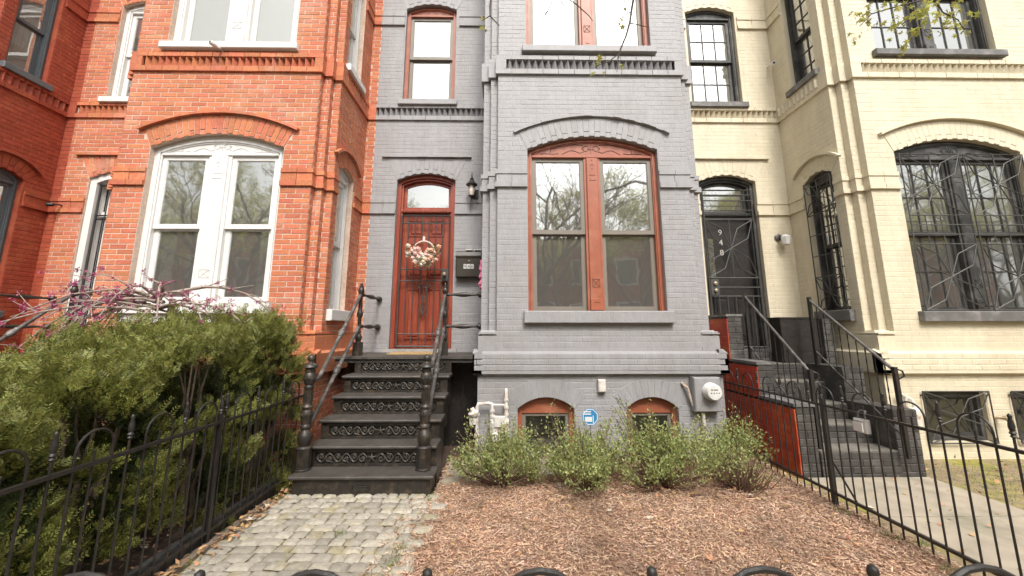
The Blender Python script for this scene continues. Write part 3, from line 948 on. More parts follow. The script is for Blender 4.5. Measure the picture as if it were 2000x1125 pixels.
# iron grilles of the yellow house
o = yel['wf']
for u0, u1 in ((o.c - o.a + .03, o.c - .03), (o.c + .03, o.c + o.a - .03)):
    grille(yel['H'], yel['F'], u0, u1, o.z0 + .01, o.sp - .05, 0.03, mid=4)
o = yel['sl'][0]
grille(yel['H'], yel['SL'], o.c - .24, o.c + .24, o.z0 - .02, o.sp - .02, 0.03, mid=4)


# ---------------------------------------------------------------- doors
def panel_door(house, fr, u0, u1, z0, z1, d, m, rows, name='door'):
    mb = MB(); mb.fbox(fr, u0, u1, z0, z1, d - 0.045, d)
    w = u1 - u0
    dd = mb.build(name, m, house)
    for za, zb in rows:
        for s in (0, 1):
            a = u0 + w * (0.14 if s == 0 else 0.55); b = a + w * 0.31
            p = MB()
            p.ring(fr, [(a, za), (b, za), (b, zb), (a, zb)], [(a + .018, za + .018), (b - .018, za + .018), (b - .018, zb - .018), (a + .018, zb - .018)], d - .002, d + 0.012)
            p.fbox(fr, a + .04, b - .04, za + .04, zb - .04, d - .002, d + 0.016, b=0.012)
            p.build('panel', m, dd)
    return dd


def door_frame(house, fr, op, m, tz, dark_bar=None):
    mb = MB()
    mb.ring(fr, op.outline(-.004), op.outline(0.055), -0.22, -0.075)
    mb.ring(fr, op.outline(0.05), op.outline(0.085), -0.22, -0.11)
    mb.fbox(fr, op.c - op.a + .03, op.c + op.a - .03, tz - .05, tz + .012, -0.22, -0.10, b=0.008)
    n = 16
    for i in range(n):
        a = op.c - op.a + .07 + (2 * op.a - .14) * i / n
        mb.fbox(fr, a + .006, a + .04, tz - .032, tz - .006, -0.12, -0.085)
    f = mb.build('door_frame', m, house)
    mr = MB()
    t = MB()
    lo = tz + .03
    pts = [(op.c - op.a + .085, lo), (op.c + op.a - .085, lo)] + op.outline(0.085)[2:]
    ins = [(op.c - op.a + .125, lo + .03), (op.c + op.a - .125, lo + .03)] + op.outline(0.13)[2:]
    t.ring(fr, pts, ins, -0.21, -0.165)
    t.build('transom_frame', m, f)
    g = MB(); g.add([fr.p(u, z, -0.185) for u, z in ins], [list(range(len(ins)))])
    g.build('transom_pane', MT['glass'], f)
    return f


# grey house: red door, transom, iron gate
o = grey['dr']; fr = grey['FR']; H = grey['H']
door_frame(H, fr, o, MT['door_red'], 3.40)
MT['rust2'] = MT['rust']
panel_door(H, fr, o.c - .40, o.c + .40, 1.20, 3.35, -0.17, MT['door_red'], [(1.34, 2.12), (2.30, 2.86), (2.97, 3.24)])
g = MB()
T = lambda pts, r=0.008: g.tube([fr.p(o.c + u, z, -0.085) for u, z in pts], r, 6)
T([(-.385, 1.23), (.385, 1.23), (.385, 3.30), (-.385, 3.30), (-.385, 1.23)], 0.016)
for i in range(1, 7): T([(-.385 + .77 * i / 7, 1.23), (-.385 + .77 * i / 7, 3.30)], 0.0085)
for z in (1.42, 2.24, 2.42, 3.17): T([(-.385, z), (.385, z)], 0.010)
for s in (-1, 1):
    T([(s * (.055 + (.05 - t * .004) * math.cos(t)), 2.15 + (.05 - t * .004) * math.sin(t)) for t in [x * .6 for x in range(14)]], 0.008)
    T([(0, 1.80), (s * .03, 1.84), (s * .05, 1.80), (s * .02, 1.76), (0, 1.70)], 0.008)
    T([(0, 2.0), (s * .03, 1.97), (0, 1.92)], 0.008)
T([(0, 2.1), (0, 1.70)], 0.009)
gate = g.build('security_gate', MT['grille'], H, smooth=True)
k = MB(); k.fbox(fr, o.c + .28, o.c + .385, 2.25, 2.41, -0.10, -0.072); kk = k.build('lock_box', MT['grille'], gate)
k = MB(); k.lathe([(.012, 0), (.012, .03), (.028, .04), (.032, .055), (.022, .07), (0.004, .072)], fr.p(o.c + .33, 2.34, -0.072), axis=(0, -1, 0), n=12)
MT['brass'] = mat('pale_brass', (0.55, 0.45, 0.33), rough=0.3, metal=0.7)
k.build('door_knob', MT['brass'], gate, smooth=True)
MB().fbox(fr, o.c - .55, o.c + .55, 1.14, 1.20, -0.1, 0.05).build('threshold', MT['stone'], H)

# red house: white frame, pale door leaf behind black bars
o = red['dr']; fr = red['FR']; H = red['H']
MB().ring(fr, o.outline(-.004), o.outline(0.10), -0.2, -0.03).build('door_frame', MT['white'], H)
MB().fbox(fr, o.c - .37, o.c + .37, 3.28, 3.36, -0.24, -0.16).build('transom_bar', MT['white'], H)
panel_door(H, fr, o.c - .37, o.c + .12, 1.20, 3.9, -0.22, MT['white'], [(1.34, 2.12), (2.30, 3.1)])
MB().fbox(fr, o.c + .12, o.c + .37, 1.2, 3.28, -0.26, -0.22).build('door', mat('brown_varnish', (0.30, 0.10, 0.04), rough=.4), H)
g = MB()
T = lambda pts, r=0.011: g.tube([fr.p(o.c + u, z, -0.09) for u, z in pts], r, 6)
T([(-.36, 1.22), (.36, 1.22), (.36, 3.78), (-.36, 3.78), (-.36, 1.22)], 0.02)
for i in range(1, 5): T([(-.36 + .72 * i / 5, 1.22), (-.36 + .72 * i / 5, 3.78)], 0.009)
for z in (1.95, 3.22, 3.28): T([(-.36, z), (.36, z)], 0.012)
g.build('security_gate', MT['black_metal'], H, smooth=True)

# yellow house: black door and starburst gate with number plate digits
o = yel['dr']; fr = yel['FR']; H = yel['H']
door_frame(H, fr, o, MT['black_frame'], 3.36)
dd = panel_door(H, fr, o.c - .40, o.c + .40, 1.20, 3.30, -0.18, MT['black_metal'], [(1.34, 2.0)])
mirror = MB(); mirror.fbox(fr, o.c - .31, o.c - .22, 2.30, 2.95, -.181, -.172); mirror.build('narrow_pane', MT['glass'], dd)
g = MB()
T = lambda pts, r=0.0085: g.tube([fr.p(o.c + u, z, -0.05) for u, z in pts], r, 6)
T([(-.40, 1.22), (.40, 1.22), (.40, 3.74), (-.40, 3.74), (-.40, 1.22)], 0.016)
for z in (3.66, 3.56, 3.40, 3.26, 3.24): T([(-.40, z), (.40, z)])
star(T, 0.0, 2.77, .38, .47)
T([(0, 2.77), (0, 3.25)]); T([(0, 2.3), (0, 2.77)])
for z in (2.29, 2.14, 2.0): T([(-.40, z), (.40, z)], 0.01)
for i in range(1, 6): T([(-.40 + .8 * i / 6, 1.22), (-.40 + .8 * i / 6, 2.0)])
gate = g.build('security_gate', MT['grille'], H, smooth=True)
MB().fbox(fr, o.c - .39, o.c - .26, 2.02, 2.27, -.06, -.03).build('lock_box', MT['grille'], gate)
k = MB()
for z in (2.09, 2.2): k.lathe([(.012, 0), (.026, .012), (.026, .03), (0.004, .036)], fr.p(o.c - .325, z, -0.03), axis=(0, -1, 0), n=10)
k.build('lock_knob', MT['brass'], gate, smooth=True)


def text_mesh(txt, size, m, parent, loc, depth=0.004, rx=math.radians(90), name='digit'):
    cu = bpy.data.curves.new(name, 'FONT'); cu.body = txt; cu.size = size; cu.extrude = depth; cu.align_x = 'CENTER'
    ob = bpy.data.objects.new(name, cu); COL.objects.link(ob)
    me = bpy.data.meshes.new_from_object(ob.evaluated_get(bpy.context.evaluated_depsgraph_get()))
    bpy.data.objects.remove(ob)
    me.materials.clear(); me.materials.append(m)
    q = bpy.data.objects.new(name, me); COL.objects.link(q)
    q.parent = parent; q.rotation_euler = (rx, 0, 0); q.location = Vector(loc) - world_loc(parent)
    return q


MT['digit'] = mat('dull_metal_digit', (.42, .40, .36), rough=.5)
for i, ch in enumerate('948'):
    text_mesh(ch, 0.13, MT['digit'], gate, fr.p(o.c - .17, 2.98 - i * .165, -.035))
MB().fbox(fr, o.c - .55, o.c + .55, 1.14, 1.20, -0.1, 0.05).build('threshold', MT['slate_sill'], H)
# ------------------------------------------------------------ ground
MT['soil'] = mat('dark_soil', (0.075, 0.05, 0.038), rough=0.95, var=0.3, scale=18, bump=0.6, bscale=50)
MT['mulch'] = mat('mulch_chip', (0.49, 0.32, 0.215), rough=0.9, var=0.30, scale=2.2, island=0.55, hue=0.015, col2=(0.56, 0.41, 0.31), c2scale=5, c2lo=0.45, c2hi=0.75)
MT['mulch_bed'] = mat('mulch_bed', (0.30, 0.17, 0.11), rough=0.95, var=0.35, scale=45, bump=0.8, bscale=60)
MT['concrete'] = mat('concrete', (0.36, 0.31, 0.24), rough=0.85, var=0.14, scale=5, bump=0.25, bscale=90, col2=(0.25, 0.23, 0.17), c2scale=2)
MT['moss_ground'] = mat('mossy_ground', (0.24, 0.185, 0.11), rough=0.95, var=0.3, scale=12, bump=0.7, bscale=40, col2=(0.26, 0.24, 0.05), c2scale=2.2, c2lo=0.50, c2hi=0.62)
MT['sett'] = mat('granite_sett', (0.345, 0.315, 0.26), rough=0.8, var=0.18, scale=30, island=0.22, bump=0.4, bscale=70, col2=(0.33, 0.285, 0.16), c2scale=6.0, c2lo=0.52, c2hi=0.70)
MT['sett_joint'] = mat('mossy_joint', (0.25, 0.19, 0.09), rough=0.95, var=0.3, scale=20, bump=0.6, bscale=80, col2=(0.31, 0.25, 0.09), c2scale=5, c2lo=0.4, c2hi=0.6)
MT['asphalt'] = mat('asphalt', (0.055, 0.055, 0.055), rough=0.9, var=0.2, scale=10, bump=0.3)
MT['timber'] = mat('weathered_timber', (0.20, 0.155, 0.115), rough=0.9, var=0.25, scale=10, bump=0.5, bscale=60, stretch=(6, 1, 6))


def sheet(name, x0, x1, y0, y1, z, m, nx=1, ny=1, amp=0.0, label=None):
    xs, ys = np.linspace(x0, x1, nx + 1), np.linspace(y0, y1, ny + 1)
    X, Y = np.meshgrid(xs, ys)
    Z = np.full_like(X, z)
    if amp:
        Z = Z + amp * (np.sin(X * 2.1 + 1) * np.cos(Y * 1.7) + 0.5 * np.sin(X * 5.3) * np.sin(Y * 4.1 + 2))
    V = np.stack([X, Y, Z], -1).reshape(-1, 3)
    i = np.arange(ny)[:, None] * (nx + 1) + np.arange(nx)[None]
    Q = np.stack([i, i + 1, i + nx + 2, i + nx + 1], -1).reshape(-1, 4)
    o = np_mesh(name, V, Q, m)
    return tag(o, kind='structure')


sheet('ground', -150, 150, -150, 150, -0.16, MT['soil'])
sheet('road', -80, 80, -12.0, -3.4, -0.15, MT['asphalt'])
walk = MB()
for i in range(-20, 20):
    walk.box(i * 1.5 + .006, i * 1.5 + 1.494, -2.0, 0.80, -0.16, 0.0)
    walk.box(i * 1.5 + .006, i * 1.5 + 1.494, -15.0, -12.3, -0.16, 0.0)
tag(walk.build('sidewalk', MT['concrete']), kind='structure')
kerb = MB(); kerb.box(-40, 40, -3.4, -3.22, -0.2, -0.01); kerb.box(-40, 40, -12.3, -12.0, -0.2, -0.01)
tag(kerb.build('kerb', MT['stone']), kind='structure')
sheet('tree_lawn', -40, 40, -3.22, -2.0, -0.02, MT['moss_ground'])
sheet('hedge_bed', -7.0, -2.12, 0.80, 4.9, 0.01, MT['soil'], 20, 20, 0.012)
sheet('yellow_yard', 2.79, 12, 0.80, 5.0, -0.012, MT['moss_ground'], 30, 20, 0.006)
sheet('areaway', -2.2, -0.3, 3.75, 6.0, -0.02, MT['soil'])
bed = sheet('mulch_bed', -0.64, 2.82, 0.80, 4.9, 0.012, MT['mulch_bed'], 30, 40, 0.014)


def bed_z(x, y): return 0.012 + 0.014 * (np.sin(x * 2.1 + 1) * np.cos(y * 1.7) + 0.5 * np.sin(x * 5.3) * np.sin(y * 4.1 + 2))


# shredded bark mulch: far too many chips to count
def chips(n, x0, x1, y0, y1, seed, lmin, lmax, dense_front=True):
    g = np.random.default_rng(seed)
    x = g.uniform(x0, x1, n); y = g.uniform(y0, y1, n)
    L = g.uniform(lmin, lmax, n) * g.choice([0.6, 1.0, 1.5], n); W = g.uniform(0.0025, 0.0075, n); T = g.uniform(0.002, 0.005, n)
    yaw = g.uniform(0, np.pi * 2, n); pit = g.normal(0, 0.22, n); rol = g.normal(0, 0.5, n)
    z = bed_z(x, y) + g.uniform(0.002, 0.020, n)
    cy, sy, cp, sp = np.cos(yaw), np.sin(yaw), np.cos(pit), np.sin(pit)
    d = np.stack([cy * cp, sy * cp, sp], -1)
    s0 = np.stack([-sy, cy, np.zeros(n)], -1)
    u0 = np.cross(d, s0)
    s = s0 * np.cos(rol)[:, None] + u0 * np.sin(rol)[:, None]
    u = np.cross(d, s)
    p = np.stack([x, y, z], -1)
    hl, hw, ht = (d * (L / 2)[:, None], s * (W / 2)[:, None], u * (T / 2)[:, None])
    taper = g.uniform(0.3, 0.9, n)[:, None]
    V = np.stack([p - hl - hw * taper - ht, p + hl - hw * taper * .6 - ht, p + hl + hw * taper * .6 - ht, p - hl + hw * taper - ht,
                  p - hl - hw * taper + ht, p - hw + ht * 1.6, p + hl - hw * taper * .6 + ht, p + hl + hw * taper * .6 + ht, p + hw + ht * 1.6, p - hl + hw * taper + ht], 1)
    k = np.arange(n)[:, None, None] * 10
    Q = (np.array([(4, 5, 8, 9), (5, 6, 7, 8), (0, 4, 9, 3), (1, 2, 7, 6), (0, 1, 6, 4), (3, 9, 7, 2)])[None] + k).reshape(-1, 4)
    return V.reshape(-1, 3), Q


V1, Q1 = chips(60000, -0.66, 2.86, 1.2, 4.75, 3, 0.012, 0.034)
V2, Q2 = chips(2500, -0.64, 2.80, 0.84, 1.2, 4, 0.025, 0.06)
V3, Q3 = chips(2600, -0.62, 2.80, 1.6, 4.6, 6, 0.05, 0.085)
V4, Q4 = chips(500, -0.86, -0.60, 1.6, 3.74, 7, 0.015, 0.05); V4[:, 2] += .016
Vs, Qs, nv = [], [], 0
for v_, q_ in ((V1, Q1), (V2, Q2), (V3, Q3), (V4, Q4)):
    Vs.append(v_); Qs.append(q_ + nv); nv += len(v_)
o = np_mesh('mulch', np.concatenate(Vs), np.concatenate(Qs), MT['mulch'])
tag(o, 'reddish brown shredded bark mulch covering the bed before the grey house', 'mulch', kind='stuff')

# cobbled path: every sett its own stone
path = sheet('path', -2.02, -0.60, 0.80, 3.80, 0.012, MT['sett_joint'], 12, 24, 0.004)
g = random.Random(4)
sett_meshes = []


def sett_mesh(seed):
    r = random.Random(seed)
    mb = MB()
    w, l = 0.5, 0.5
    nx = 6
    pts = {}
    vv, fs = [], []
    for j in range(nx + 1):
        for i in range(nx + 1):
            u, v = i / nx - .5, j / nx - .5
            e = max(abs(u), abs(v)) * 2
            zz = 0.026 - 0.006 * e ** 5 + r.uniform(-.003, .003)
            if e > .99: zz = 0.010
            k = 0.97 if e < .99 else 1.0
            uu, vv_ = u + (r.uniform(-.035, .035) if e > .9 else 0), v + (r.uniform(-.05, .05) if e > .9 else 0)
            c = 1.0
            if abs(u) > .49 and abs(v) > .49: c = 0.965
            vv.append((uu * c, vv_ * c, zz))
    for j in range(nx):
        for i in range(nx):
            a = j * (nx + 1) + i
            fs.append((a, a + 1, a + nx + 2, a + nx + 1))
    me = bpy.data.meshes.new('cobblestone')
    me.from_pydata(vv, [], fs)
    me.materials.append(MT['sett'])
    me.polygons.foreach_set('use_smooth', [True] * len(fs))
    return me


sett_meshes = [sett_mesh(i) for i in range(9)]
y = 1.7
row = 0
while y < 3.72:
    dy = g.uniform(0.085, 0.115)
    x = -1.97 + g.uniform(-.05, .03)
    while x < -0.66 + g.uniform(-.05, .03):
        dx = g.uniform(0.09, 0.165)
        o = bpy.data.objects.new('cobblestone', sett_meshes[g.randrange(9)]); COL.objects.link(o)
        o.parent = path
        o.location = (x + dx / 2, y + dy / 2 + .02 * math.sin(x * 3), 0.010 + g.uniform(-.004, .004))
        o.scale = (dx - .004, dy - .004, .9)
        o.rotation_euler = (g.uniform(-.03, .03), g.uniform(-.03, .03), g.uniform(-.05, .05))
        x += dx
    y += dy
    row += 1
edge = thing('path_edging', (-2.03, 2.2, 0), 'weathered timber edging along the left side of the cobbled path', 'edging')
yy = 0.5
while yy < 3.6:
    l = 1.05
    m = MB(); m.box(-2.055 + g.uniform(-.005, .005), -1.995, yy + .004, min(yy + l, 3.66), -0.03, 0.05 + g.uniform(-.005, .006)); m.build('timber', MT['timber'], edge); yy += l
MB().box(-0.62, 0.20, 4.05, 4.72, -0.02, 0.034).build('concrete_pad', MT['concrete'])
tag(bpy.data.objects['concrete_pad'], kind='structure')
MB().box(0.28, 1.05, 4.22, 4.72, -0.02, 0.045).build('concrete_pad', MT['concrete'])
tag(bpy.data.objects['concrete_pad.001'], kind='structure')
cw = MB()
for i in range(4): cw.box(3.02, 4.26, 0.82 + i * .84, 1.652 + i * .84, -0.03, 0.016)
tag(cw.build('front_walk', MT['concrete']), kind='structure')


# ------------------------------------------------------------ cast iron stoop
MT['scroll'] = mat('worn_scrollwork', (.052, .045, .037), rough=.5, var=.35, scale=20, col2=(.11, .095, .075), c2scale=14, c2lo=.5, c2hi=.7)


def scroll_panel(mb, x0, x1, yf, z0, z1):
    """pierced riser: vine wave with spirals and a star in the middle"""
    h = z1 - z0; zc = (z0 + z1) / 2
    n = 6
    L = (x1 - x0) / 2
    xm = (x0 + x1) / 2
    for s in (-1, 1):
        pts = []
        for i in range(49):
            t = i / 48
            pts.append((xm + s * (0.05 + t * (L - .06)), yf, zc + .36 * h * math.sin(t * math.pi * n)))
        mb.tube(pts, .0068, 6)
        for k in range(n):
            cxk = xm + s * (0.05 + (k + .5) / n * (L - .06)); sg = -1 if k % 2 else 1
            sp = []
            for i in range(15):
                a = i * .55; r = .36 * h * (1 - i / 18)
                sp.append((cxk + s * r * math.sin(a), yf - .001, zc - sg * .08 * h + sg * r * math.cos(a)))
            mb.tube(sp, .0058, 6)
            for i in range(3):
                a = i * 2.1 + .4
                mb.ball((cxk + .10 * h * math.sin(a), yf - .002, zc - sg * .05 * h + .10 * h * math.cos(a)), .010, 6)
            mb.tube([(cxk + s * .05, yf, zc + sg * .42 * h), (cxk + s * .085, yf, zc + sg * .25 * h), (cxk + s * .09, yf, zc + sg * .05 * h)], .006, 5)
    for i in range(5):
        a = i * 2 * math.pi / 5 + math.pi / 2
        mb.tube([(xm, yf - .004, zc), (xm + .42 * h * math.cos(a), yf, zc + .42 * h * math.sin(a))], [.010, .004], 5)


def newel(parent, x, y, z, h, name='newel_post'):
    mb = MB()
    mb.lathe([(.075, 0), (.075, .015), (.070, .02), (.070, .19), (.074, .20), (.060, .215)], (x, y, z), n=8, rot=math.pi / 8)
    b = .215
    k = (h - b) / 0.82
    pr = [(.045, 0), (.058, .03), (.066, .07), (.060, .105), (.040, .13), (.036, .15), (.050, .16), (.050, .175), (.040, .19), (.044, .21), (.052, .245), (.056, .275), (.050, .30), (.042, .32), (.050, .33), (.052, .345), (.040, .36), (.037, .375),
          (.037, .50), (.045, .51), (.045, .525), (.038, .54), (.052, .565), (.060, .60), (.056, .635), (.044, .655), (.048, .665), (.044, .69), (.070, .705), (.066, .72), (.045, .735), (.022, .75), (.020, .755), (.034, .775), (.036, .79), (.028, .81), (.010, .822)]
    mb.lathe([(r, hh * k) for r, hh in pr], (x, y, z + b), n=18)
    for i in range(10):       # relief flutes and leaf beads
        a = 2 * math.pi * i / 10
        mb.tube([(x + .036 * math.cos(a), y + .036 * math.sin(a), z + b + .385 * k), (x + .040 * math.cos(a), y + .040 * math.sin(a), z + b + .44 * k), (x + .036 * math.cos(a), y + .036 * math.sin(a), z + b + .495 * k)], .006, 5)
        mb.ball((x + .056 * math.cos(a), y + .056 * math.sin(a), z + b + .60 * k), .010, 6, sc=(1, 1, 1.8))
        mb.ball((x + .056 * math.cos(a), y + .056 * math.sin(a), z + b + .275 * k), .009, 6, sc=(1, 1, 1.6))
    return mb.build(name, MT['iron'], parent, smooth=True)


def slim_post(parent, x, y, z, h):
    mb = MB()
    mb.box(x - .05, x + .05, y - .05, y + .05, z, z + .17)
    k = (h - .17) / .75
    pr = [(.042, 0), (.030, .01), (.040, .035), (.046, .06), (.036, .09), (.022, .11), (.030, .12), (.030, .135), (.022, .15), (.024, .30), (.034, .32), (.040, .35), (.034, .38), (.024, .40), (.027, .46), (.020, .60), (.034, .62), (.042, .65), (.034, .675), (.026, .69), (.034, .70), (.018, .715), (.022, .73), (.012, .75)]
    mb.lathe([(r, hh * k) for r, hh in pr], (x, y, z + .17), n=14)
    return mb.build('landing_post', MT['iron'], parent, smooth=True)


def rail(parent, pts, r=.021, coup=(0.5,), name='handrail'):
    mb = MB(); mb.tube(pts, r, 12)
    P = [Vector(p) for p in pts]
    a, b = P[-2], P[-1]
    d = (b - a)
    for c in coup:
        p = a + d * c; ax = d.normalized()
        mb.lathe([(.022, -.07), (.030, -.065), (.030, -.055), (.026, -.045), (.036, -.02), (.038, 0), (.036, .02), (.026, .045), (.030, .055), (.030, .065), (.022, .07)], p, axis=ax, n=14)
    return mb.build(name, MT['iron_rail'], parent, smooth=True)


def wall_bar(parent, a, b):
    mb = MB(); a, b = Vector(a), Vector(b); d = b - a; L = d.length; ax = d.normalized()
    pr = [(.020, 0), (.020, .05), (.026, .07), (.026, .1), (.016, .13), (.016, .2), (.020, .3), (.030, .42), (.033, .5), (.030, .58), (.020, .7), (.016, .8), (.016, .88), (.024, .91), (.040, .93), (.040, 1.0)]
    mb.lathe([(r, h * L) for r, h in pr], a, axis=ax, n=12)
    return mb.build('wall_bar', MT['iron'], parent, smooth=True)


def stoop(ox, label, group):
    S = thing('iron_stoop', (ox - 1.3, 3.8, 0), label, 'stoop', group)
    x0, x1 = ox - 1.94, ox - 0.65
    noseY = [3.755, 3.99, 4.22, 4.475, 4.72, 5.02]
    rise = 0.19
    g = random.Random(3)
    # bottom box step
    m = MB(); m.box(x0 + .03, x1 - .03, noseY[0] + .035, noseY[1] + .05, 0.0, rise - .03); b = m.build('base_step', MT['iron'], S)
    m = MB(); yb = noseY[0] + .031
    m.ring(Fr((0, yb, 0), (1, 0, 0), (0, -1, 0)), [(ox - 1.38, .055), (ox - 1.22, .055), (ox - 1.22, .10), (ox - 1.24, .115), (ox - 1.36, .115), (ox - 1.38, .10)], [(ox - 1.374, .061), (ox - 1.226, .061), (ox - 1.226, .098), (ox - 1.243, .109), (ox - 1.357, .109), (ox - 1.374, .098)], -.004, .004)
    m.tube([(ox - 1.36, yb - .001, .075), (ox - 1.24, yb - .001, .075)], .003, 4); m.tube([(ox - 1.35, yb - .001, .094), (ox - 1.25, yb - .001, .094)], .003, 4)
    m.build('maker_plate', MT['iron'], b)
    for i in range(5):
        z = rise * (i + 1)
        ya, yb = noseY[i], noseY[i + 1]
        e = 0.0 if i == 0 else .02
        t = MB()
        xa, xb = x0 + e, x1 - e
        # tread with rounded nosing
        prof = [(ya + .012, z - .032), (ya + .002, z - .024), (ya, z - .012), (ya + .006, z - .002), (ya + .014, z), (yb + .03, z), (yb + .03, z - .032)]
        n = len(prof)
        vv = [(xa, p[0], p[1]) for p in prof] + [(xb, p[0], p[1]) for p in prof]
        t.add(vv, [list(range(n)), list(range(2 * n - 1, n - 1, -1))] + [(k, n + k, n + (k + 1) % n, (k + 1) % n) for k in range(n)])
        t.build('tread', MT['tread'], S)
        # riser above this tread
        r = MB(); yr = yb + .035; z1 = z + rise - .033
        if i == 4: z1 = 1.15 - .04
        r.box(xa + .02, xb - .02, yr + .03, yr + .036, z, z1)
        for (q0, q1) in ((z, z + .022), (z1 - .03, z1)): r.box(xa + .02, xb - .02, yr, yr + .03, q0, q1)
        for (q0, q1) in ((xa + .02, xa + .10), (xb - .10, xb - .02)): r.box(q0, q1, yr + .001, yr + .029, z + .022, z1 - .03)
        rr = r.build('riser', MT['iron'], S)
        s = MB(); scroll_panel(s, xa + .11, xb - .11, yr + .012, z + .022, z1 - .03); s.build('scrollwork', MT['scroll'], rr, smooth=True)
        for xx in (xa + .02, xb - .05):
            c = MB(); c.box(xx, xx + .03, yb + .066, noseY[min(i + 2, 5)] + .1, max(0, z - .17), z1 + .001 * (xx == xa)); c.build('stringer', MT['iron'], S)
    # landing plate to the bay wall
    ld = MB(); zl = 1.15
    ld.box(ox - 2.17, ox - 0.335, noseY[5], 5.985, zl - .03, zl)
    ld.box(ox - 2.15, ox - 0.34, noseY[5] + .03, noseY[5] + .055, zl - .075, zl - .03)
    ld.build('landing', MT['tread'], S)
    # posts and rails
    for xn in (-1.90, -0.775):
        newel(S, ox + xn, 3.925, .19, 1.05)
        xp = xn - .04 if xn < -1 else xn - .045
        slim_post(S, ox + xp, 5.22, 1.15, .95)
        sg = 1
        rail(S, [(ox + xn, 3.96, .985), (ox + xn, 4.06, .985), (ox + xn - .002, 4.13, 1.01), (ox + xp, 5.20, 1.935)], coup=(.47,))
        rail(S, [(ox + xn, 3.94, .56), (ox + xn, 4.03, .60), (ox + xp, 5.20, 1.51)], coup=(.47,))
    for z in (1.945, 1.525):
        wall_bar(S, (ox - 1.94, 5.24, z), (ox - 1.94, 5.99, z))
        wall_bar(S, (ox - .82, 5.22, z), (ox - .335, 5.22, z))
    return S


stoop(0.0, 'black cast iron stoop with scrollwork risers before the red door', 'cast iron stoops')
stoop(-PERIOD, 'black cast iron stoop of the brick house, mostly hidden behind the hedge', 'cast iron stoops')


# ------------------------------------------------------------ fences
def arch_pts(fr, a, b, zr, zt, d=0.0):
    h = (b - a) / 2; c = (a + b) / 2
    pts = [fr.p(a, 0.02, d), fr.p(a, zt - h, d)]
    for i in range(1, 10):
        t = math.pi * i / 10
        pts.append(fr.p(c - h * math.cos(t), zt - h + h * math.sin(t), d))
    return pts + [fr.p(b, zt - h, d), fr.p(b, 0.02, d)]


def finial(mb, p, ball):
    if ball:
        mb.lathe([(.0072, 0), (.0072, .02), (.0095, .026), (.0075, .034), (.0105, .043), (.0115, .051), (.0095, .060), (.003, .065)], p, n=12)
    else:
        mb.lathe([(.007, 0), (.014, .008), (.009, .016), (.016, .026), (.010, .036), (.013, .044), (.015, .06), (.013, .08), (.008, .105), (.011, .115), (.007, .125), (.002, .13)], p, n=10)


def fence(fr, u0, period, n, label, group, zr=.825, zb=.115, za=.985, ball=False, rails=(None, None), posts=(), mid=True, r=.0062, zf=.9, hoop=(.265, .755)):
    ends = (u0 - .05, u0 + period * n + .05)
    F = thing('iron_fence', fr.p((ends[0] + ends[1]) / 2, 0), label, 'fence', group)
    for z in (zr, zb):
        m = MB(); m.fbox(fr, ends[0], ends[1], z - .009, z + .009, -.012, .012); m.build('rail', MT['black_metal'], F)
    for i in range(n):
        a = u0 + i * period
        m = MB(); m.tube([fr.p(a, 0.0), fr.p(a, zf)], r, 7); pk = m.build('picket', MT['black_metal'], F, smooth=True)
        f = MB(); finial(f, fr.p(a, zf - .01), ball); f.build('finial', MT['black_metal'], pk, smooth=True)
        m = MB(); m.tube(arch_pts(fr, a + period * hoop[0], a + period * hoop[1], zr, za), r, 7); m.build('hoop', MT['black_metal'], F, smooth=True)
        if mid:
            m = MB(); m.tube([fr.p(a + period * .51, 0.02), fr.p(a + period * .51, zr + .055)], r * .9, 7); m.ball(fr.p(a + period * .51, zr + .058), .009, 6); m.build('picket', MT['black_metal'], F, smooth=True)
    for u in posts:
        m = MB(); m.fbox(fr, u - .013, u + .013, -.05, zr + .06, -.013, .013); m.tube([fr.p(u, .42, -.0), fr.p(u, .02, -.20)], .008, 6)
        pk = m.build('post', MT['black_metal'], F)
        f = MB(); finial(f, fr.p(u, zr + .055), False); f.build('finial', MT['black_metal'], pk, smooth=True)
    return F


FL = Fr((-2.05, 0, 0), (0, 1, 0), (1, 0, 0))
fence(FL, 0.80, 0.37, 9, 'black iron hoop fence between the clipped yew hedge and the cobbled path', 'iron hoop fences', posts=(3.02 - .05,))
FRr = Fr((2.79, 0, 0), (0, -1, 0), (-1, 0, 0))
fence(FRr, -5.19, 0.37, 11, 'black iron hoop fence between the mulch bed and the yellow house steps', 'iron hoop fences', posts=(-3.56,))
FFr = Fr((0, 0.92, 0), (1, 0, 0), (0, -1, 0))
fence(FFr, -2.065, 0.475, 11, 'black iron front fence whose hoop tops cross the bottom edge', 'iron hoop fences', zr=.82, za=.973, ball=True, zf=.925, r=.0072, hoop=(.27, .73))

# low timber or stone board behind the left fence
bb = MB(); bb.box(-2.115, -2.075, .6, 4.1, -.02, .14); tag(bb.build('garden_board', MT['black_frame']), 'dark low board at the foot of the fence beside the hedge', 'board')

# ------------------------------------------------------------ yellow house steps
MT['step_brick'] = mat('charcoal_painted_brick', (0.050, 0.045, 0.040), rough=0.7, var=0.25, scale=9, island=0.25, bump=0.4, bscale=60, col2=(0.13, 0.125, 0.115), c2scale=5, c2lo=.5, c2hi=.75)
MT['red_paint'] = mat('red_painted_masonry', (0.42, 0.042, 0.016), rough=0.6, var=0.2, scale=9, island=.08, bump=0.4, bscale=40, col2=(0.52, 0.12, 0.025), c2scale=2.4, c2lo=.45, c2hi=.70)
MT['tread_stone'] = mat('worn_grey_tread', (.17, .155, .13), rough=.85, var=.3, scale=8, bump=.3, col2=(.08, .075, .065), c2scale=4)
YS = thing('brick_steps', (3.6, 5, 0), 'charcoal painted brick steps with red side wall leading to the yellow house', 'steps')
rn = random.Random(8)


